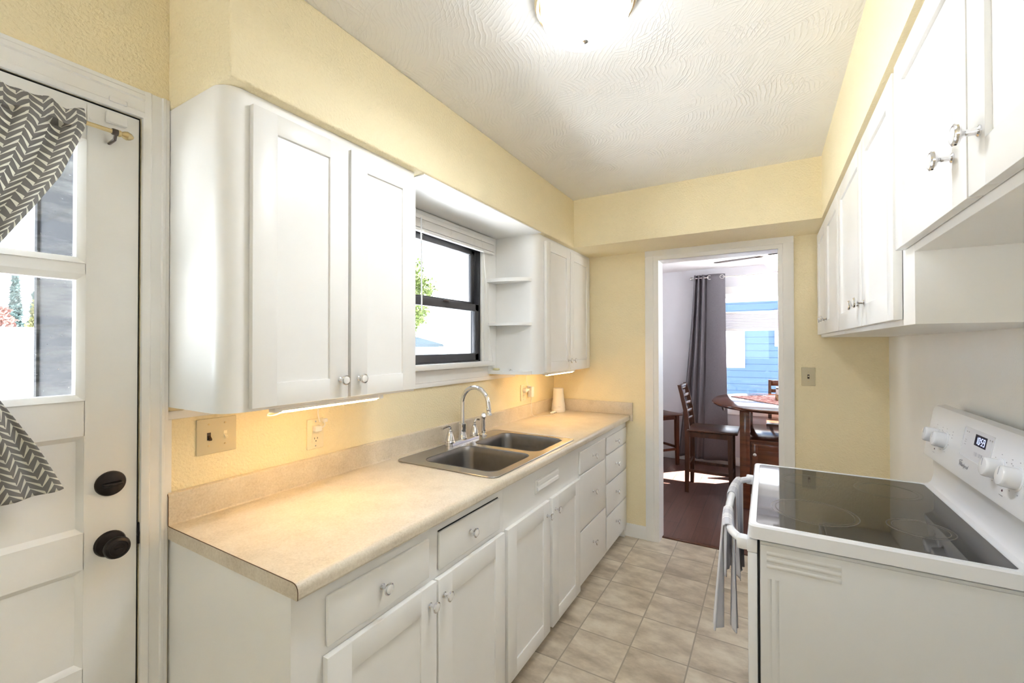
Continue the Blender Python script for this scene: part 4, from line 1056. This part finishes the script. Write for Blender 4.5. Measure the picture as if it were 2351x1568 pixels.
def window_dining():
    r = thing('window_2', 'wide dining room window with white frame behind the table', 'window', (1.8, DY, 1.4)); r['kind'] = 'structure'
    mb = MB()
    y0, y1 = DY+.02, DY+.09
    for a, b, c, d in ((1.02, 1.075, .72, 2.06), (2.545, 2.6, .72, 2.06), (1.02, 2.6, 2.01, 2.06), (1.02, 2.6, .72, .775)): mb.box(a, b, y0, y1, c, d, .004)
    mb.build('frame', M['trim'], r)
    MB().box(1.075, 2.545, DY+.053, DY+.057, .775, 2.01).build('glass_pane', M['glass'], r)
    MB().box(.95, 1.03, DY-.02, DY-.0005, .66, 2.145, .003).box(2.59, 2.67, DY-.02, DY-.0005, .66, 2.145, .003).box(.95, 2.67, DY-.022, DY-.0005, 2.055, 2.145, .003).build('casing', M['trim'], r)
    MB().box(.93, 2.69, DY-.05, DY+.02, .695, .722, .004).box(.95, 2.67, DY-.018, DY-.0005, .61, .695, .003).build('sill', M['trim'], r)
window_dining()
def cell_shade():
    t = thing('cellular_shade', 'white cellular shade lowered halfway down the dining room window', 'shade', (1.8, DY, 1.7))
    x0, x1 = 1.03, 2.59
    MB().box(x0, x1, DY-.001, DY+.018, 1.815, 1.840, .003).build('top_rail', M['plastic_white'], t)
    mb = MB(); n = 9
    for k in range(n):
        za, zb = 1.640+k*(1.815-1.640)/n, 1.640+(k+1)*(1.815-1.640)/n
        mb.prism([(DY+.008, za), (DY+.002, (za+zb)/2), (DY+.008, zb), (DY+.014, (za+zb)/2)], 'x', x0+.002, x1-.002)
    mb.build('fabric', M['shade'], t)
    MB().box(x0, x1, DY-.002, DY+.018, 1.612, 1.640, .004).build('bottom_rail', M['plastic_white'], t)
cell_shade()
def drape():
    z, y = 2.262, DY-.085
    t = thing('drapery_rod', 'brushed nickel curtain rod above the dining room window', 'curtain rod', (1.75, y, z))
    MB().tube([(.745, y, z), (2.75, y, z)], .008, 12).build('rod', M['nickel'], t)
    MB().lathe([(0, -.026), (.012, -.022), (.019, -.010), (.019, .002), (.010, .012), (.008, .02)], (.735, y, z), (1,0,0), 18).build('finial', M['nickel'], t)
    MB().tube([(.77, y, z), (.77, DY-.001, z)], .006, 8).build('bracket', M['nickel'], t)
    c = thing('grommet_curtain', 'charcoal grommet curtain hanging beside the dining room window', 'curtain', (.93, y, .05))
    zt, zb = 2.300, .055
    def f(u, v):
        xt = .760 + .345*(.46*u**1.8 + .54*u) if u < 1 else 1.105
        xb = .565 + .565*u
        k = v**1.25
        x = xt + (xb-xt)*k
        # tight folds on the left, one broad fold on the right
        a = .030 if u < .52 else .024
        w_ = math.sin(u/.52*6*PI) if u < .52 else math.sin((u-.52)/.48*PI*1.0)*1.1
        yy = y + .002 - a*w_*(1-.15*v)
        return (x, yy, zt + (zb-zt)*v - (.035*u if False else 0) + .010*math.sin(u*9)*(v > .97))
    o = MB().sheet(f, 130, 40).build('fabric', M['curtain'], c); o.modifiers.new('t', 'SOLIDIFY').thickness = .002
    for u in (.60, .93):
        p = f(u, .018)
        MB().lathe([(.020, -.003), (.026, -.003), (.026, .003), (.020, .003), (.020, -.003)], (p[0], p[1]-.003, z), (.15, -1, 0), 24, cap=False).build('grommet', M['nickel'], c)
drape()
FAN_A = 162
def fan():
    c = Vector((1.640, 4.2, 0))
    t = thing('ceiling_fan', 'dark-bladed ceiling fan with a lit white glass bowl', 'ceiling fan', (c.x, c.y, DZ))
    MB().lathe([(0, DZ-.0005), (.085, DZ-.0005), (.095, DZ-.03), (.095, DZ-.075), (.06, DZ-.092), (0, DZ-.092)], c, n=32).build('motor', M['pewter'], t)
    MB().lathe([(0, 2.288), (.075, 2.288), (.08, 2.278), (.13, 2.274), (0, 2.273)], c, n=32).build('fitter', M['pewter'], t)
    MB().lathe([(.150, 2.272), (.168, 2.262), (.160, 2.248), (.130, 2.222), (.105, 2.190), (.075, 2.160), (.035, 2.146), (0, 2.143)], c, n=36, cap=False).build('glass_bowl', M['fan_bowl'], t)
    MB().lathe([(0, 2.146), (.012, 2.144), (.010, 2.138), (.005, 2.128), (0, 2.124)], c, n=14).build('finial', M['pewter'], t)
    for k in range(5):
        a = R(FAN_A+72*k); q = Matrix.Translation((c.x, c.y, 2.298)) @ Matrix.Rotation(a, 4, 'Z') @ Matrix.Rotation(R(-5), 4, 'X')
        b = MB().prism([(.15, -.045), (.45, -.066), (.58, -.060), (.60, -.03), (.60, .03), (.58, .060), (.45, .066), (.15, .045)], 'z', -.003, .003).xf(q)
        o = b.build('blade', M['dark_brown'], t)
        MB().prism([(.06, -.012), (.12, -.018), (.20, -.030), (.20, .030), (.12, .018), (.06, .012)], 'z', -.009, -.0035).xf(q).build('blade_iron', M['pewter'], o)
    for dx, zb in ((-.012, 1.86), (.010, 1.80)):
        MB().tube([(c.x+dx, c.y-.10, 2.27), (c.x+dx, c.y-.10, zb+.03)], .0012, 5).lathe([(0, zb+.034), (.003, zb+.03), (.008, zb+.006), (.006, zb), (0, zb)], (c.x+dx, c.y-.10, 0), n=10).build('pull_chain', M['pewter'], t)
fan()

# ------------------------------------------------------------------ outdoors
struct('ground_yard', MB().box(-40, 30, -30, 40, -.75, -.62), M['conc'], 'pale ground outside the windows', 'ground')
struct('wall_porch', MB().box(-1.58, -.151, .08, .14, -.62, 2.75).box(-1.60, -1.56, .07, .15, -.62, 2.75), M['porch_siding'], 'dark sided porch wall outside the back door', 'wall')
def foliage(name, label, cat, c, rx, rz, n, size, m, mtrunk=True, cone=False, seed=1, ground=-.62):
    rnd = random.Random(seed)
    t = thing(name, label, cat, (c[0], c[1], ground))
    mb = MB()
    for _ in range(n):
        if cone:
            h = rnd.random()**1.25; r = rx*(1-h)*(.45+.55*rnd.random())*(.8+.2*math.sin(h*46)); a = rnd.random()*2*PI
            p = Vector((c[0]+r*math.cos(a), c[1]+r*math.sin(a), c[2]-rz+2*rz*h - r*.25))
        else:
            d = Vector((rnd.gauss(0,1), rnd.gauss(0,1), rnd.gauss(0,1))).normalized()
            lump = .72+.28*math.sin(d.x*7+seed)*math.cos(d.y*6)*math.cos(d.z*5+seed)
            k = lump*(.55+.45*rnd.random())
            p = Vector((c[0]+d.x*rx*k, c[1]+d.y*rx*k, c[2]+d.z*rz*k))
        a = Vector((rnd.gauss(0,1), rnd.gauss(0,1), rnd.gauss(0,1))).normalized(); b = a.orthogonal().normalized(); s = size*(.6+.8*rnd.random())
        mb.poly([p-a*s, p+b*s*.55, p+a*s, p-b*s*.55])
    mb.build('foliage', m, t, smooth=False)
    MB().tube([(c[0], c[1], ground), (c[0], c[1], c[2]+rz*.2)], [.12, .05], 8).build('trunk', M['bark'], t)
foliage('conifer_tree', 'tall dark blue-green conifer seen through the back door glass', 'tree', (-20, 3.55, 1.75), .50, 2.2, 2600, .10, M['conifer'], cone=True, seed=3)
foliage('conifer_tree', 'partly hidden conifer beside the dark porch wall', 'tree', (-22.5, 4.55, 1.5), .62, 1.95, 2200, .11, M['conifer'], cone=True, seed=4)
foliage('flowering_bush', 'pink flowering bush beyond the white shed', 'bush', (-16.6, 2.52, 1.95), .50, .85, 2400, .06, M['blossom'], seed=5)
foliage('leafy_bush', 'yellow-green bush beside the pink bush beyond the shed', 'bush', (-16.4, 3.46, 1.95), .48, 1.1, 2600, .06, M['olive'], seed=6)
foliage('leafy_tree', 'bright green leafy tree outside the sink window', 'tree', (-12.2, 13.1, 3.5), 1.9, 2.4, 16000, .075, M['leaf'], seed=8)
sh = thing('metal_shed', 'white shed with ribbed pale metal wall outside the back door', 'shed', (-13, -1, -.62))
MB().box(-13.5, -12.0, -9, 3.4, .85, 1.17).build('ribbed_wall', M['ribbed_metal'], sh)
MB().box(-13.5, -12.0, -9, 3.4, -.62, .84).build('lower_wall', M['plain_white'], sh)
MB().box(-13.5, -11.9, -9.1, 3.5, 1.17, 1.27).build('fascia', M['shingle'], sh)
MB().prism([(-11.85, 1.27), (-13.0, 1.86), (-14.4, 1.27)], 'y', -9.2, 3.6).build('roof', M['plain_white'], sh)
tag(MB().tube([(-24, 3.80, -.62), (-24, 3.80, 3.9)], .07, 8).box(-24.05, -23.95, 3.1, 4.5, 3.60, 3.68).build('utility_pole', M['bark']), 'wooden utility pole beyond the shed', 'pole')
for k, (z, lab) in enumerate(((3.06, 'upper overhead wire crossing the sky outside the back door'), (2.92, 'lower overhead wire crossing the sky outside the back door'))):
    tag(MB().tube([(-12, -9, z+.35), (-12, -3, z+.1), (-12, 3, z-.02), (-11.6, 9, z+.1)], .015, 5, 1).build('overhead_wire', M['bronze']), lab, 'wire')
sd = thing('low_shed', 'low outbuilding with dark roof below the green tree', 'shed', (-8, 9.6, -.62))
MB().box(-8.6, -7.7, 8.2, 10.45, -.62, 1.40).build('wall', M['ribbed_metal'], sd)
MB().prism([(-8.7, 1.40), (-7.55, 1.40), (-7.6, 1.48), (-8.7, 1.72)], 'y', 8.1, 10.55).build('roof', M['dark_roof'], sd)
wh = thing('neighbor_house', 'white lap-sided house beyond the sink window', 'house', (-5.5, 12, -.62))
MB().box(-8.0, -3.0, 11.4, 17, -.62, 4.6).build('wall', M['white_siding'], wh)
MB().prism([(-8.3, 4.6), (-5.5, 6.2), (-2.7, 4.6)], 'y', 11.1, 17.3).build('roof', M['shingle'], wh)
MB().box(-8.04, -7.86, 11.34, 11.5, -.62, 4.6).build('corner_board', M['plain_white'], wh)
bh = thing('neighbor_house', 'blue lap-sided house with white windows beyond the dining room', 'house', (1.6, 9.8, -.62))
MB().box(-2.2, 6.5, 9.0, 15, -.62, 2.30).build('wall', M['blue_siding'], bh)
MB().prism([(8.62, 2.35), (12, 3.9), (15.4, 2.35)], 'x', -2.6, 6.9).build('roof', M['shingle'], bh)
MB().box(-2.6, 6.9, 8.55, 8.66, 2.27, 2.37, .02).box(-2.6, 6.9, 8.66, 9.0, 2.28, 2.32).build('gutter', M['plain_white'], bh)
for x0, x1, z0, z1 in ((.35, 1.16, 1.00, 1.72), (1.66, 2.6, 1.42, 2.1)):
    wf = MB().box(x0, x1, 8.96, 9.02, z0, z1).build('window', M['plain_white'], bh)
    MB().box(x0+.10, x1-.26, 8.95, 8.962, z0+.12, z1-.12).build('pane', simple('pale_curtained_pane', (.62, .64, .66), .3), wf)
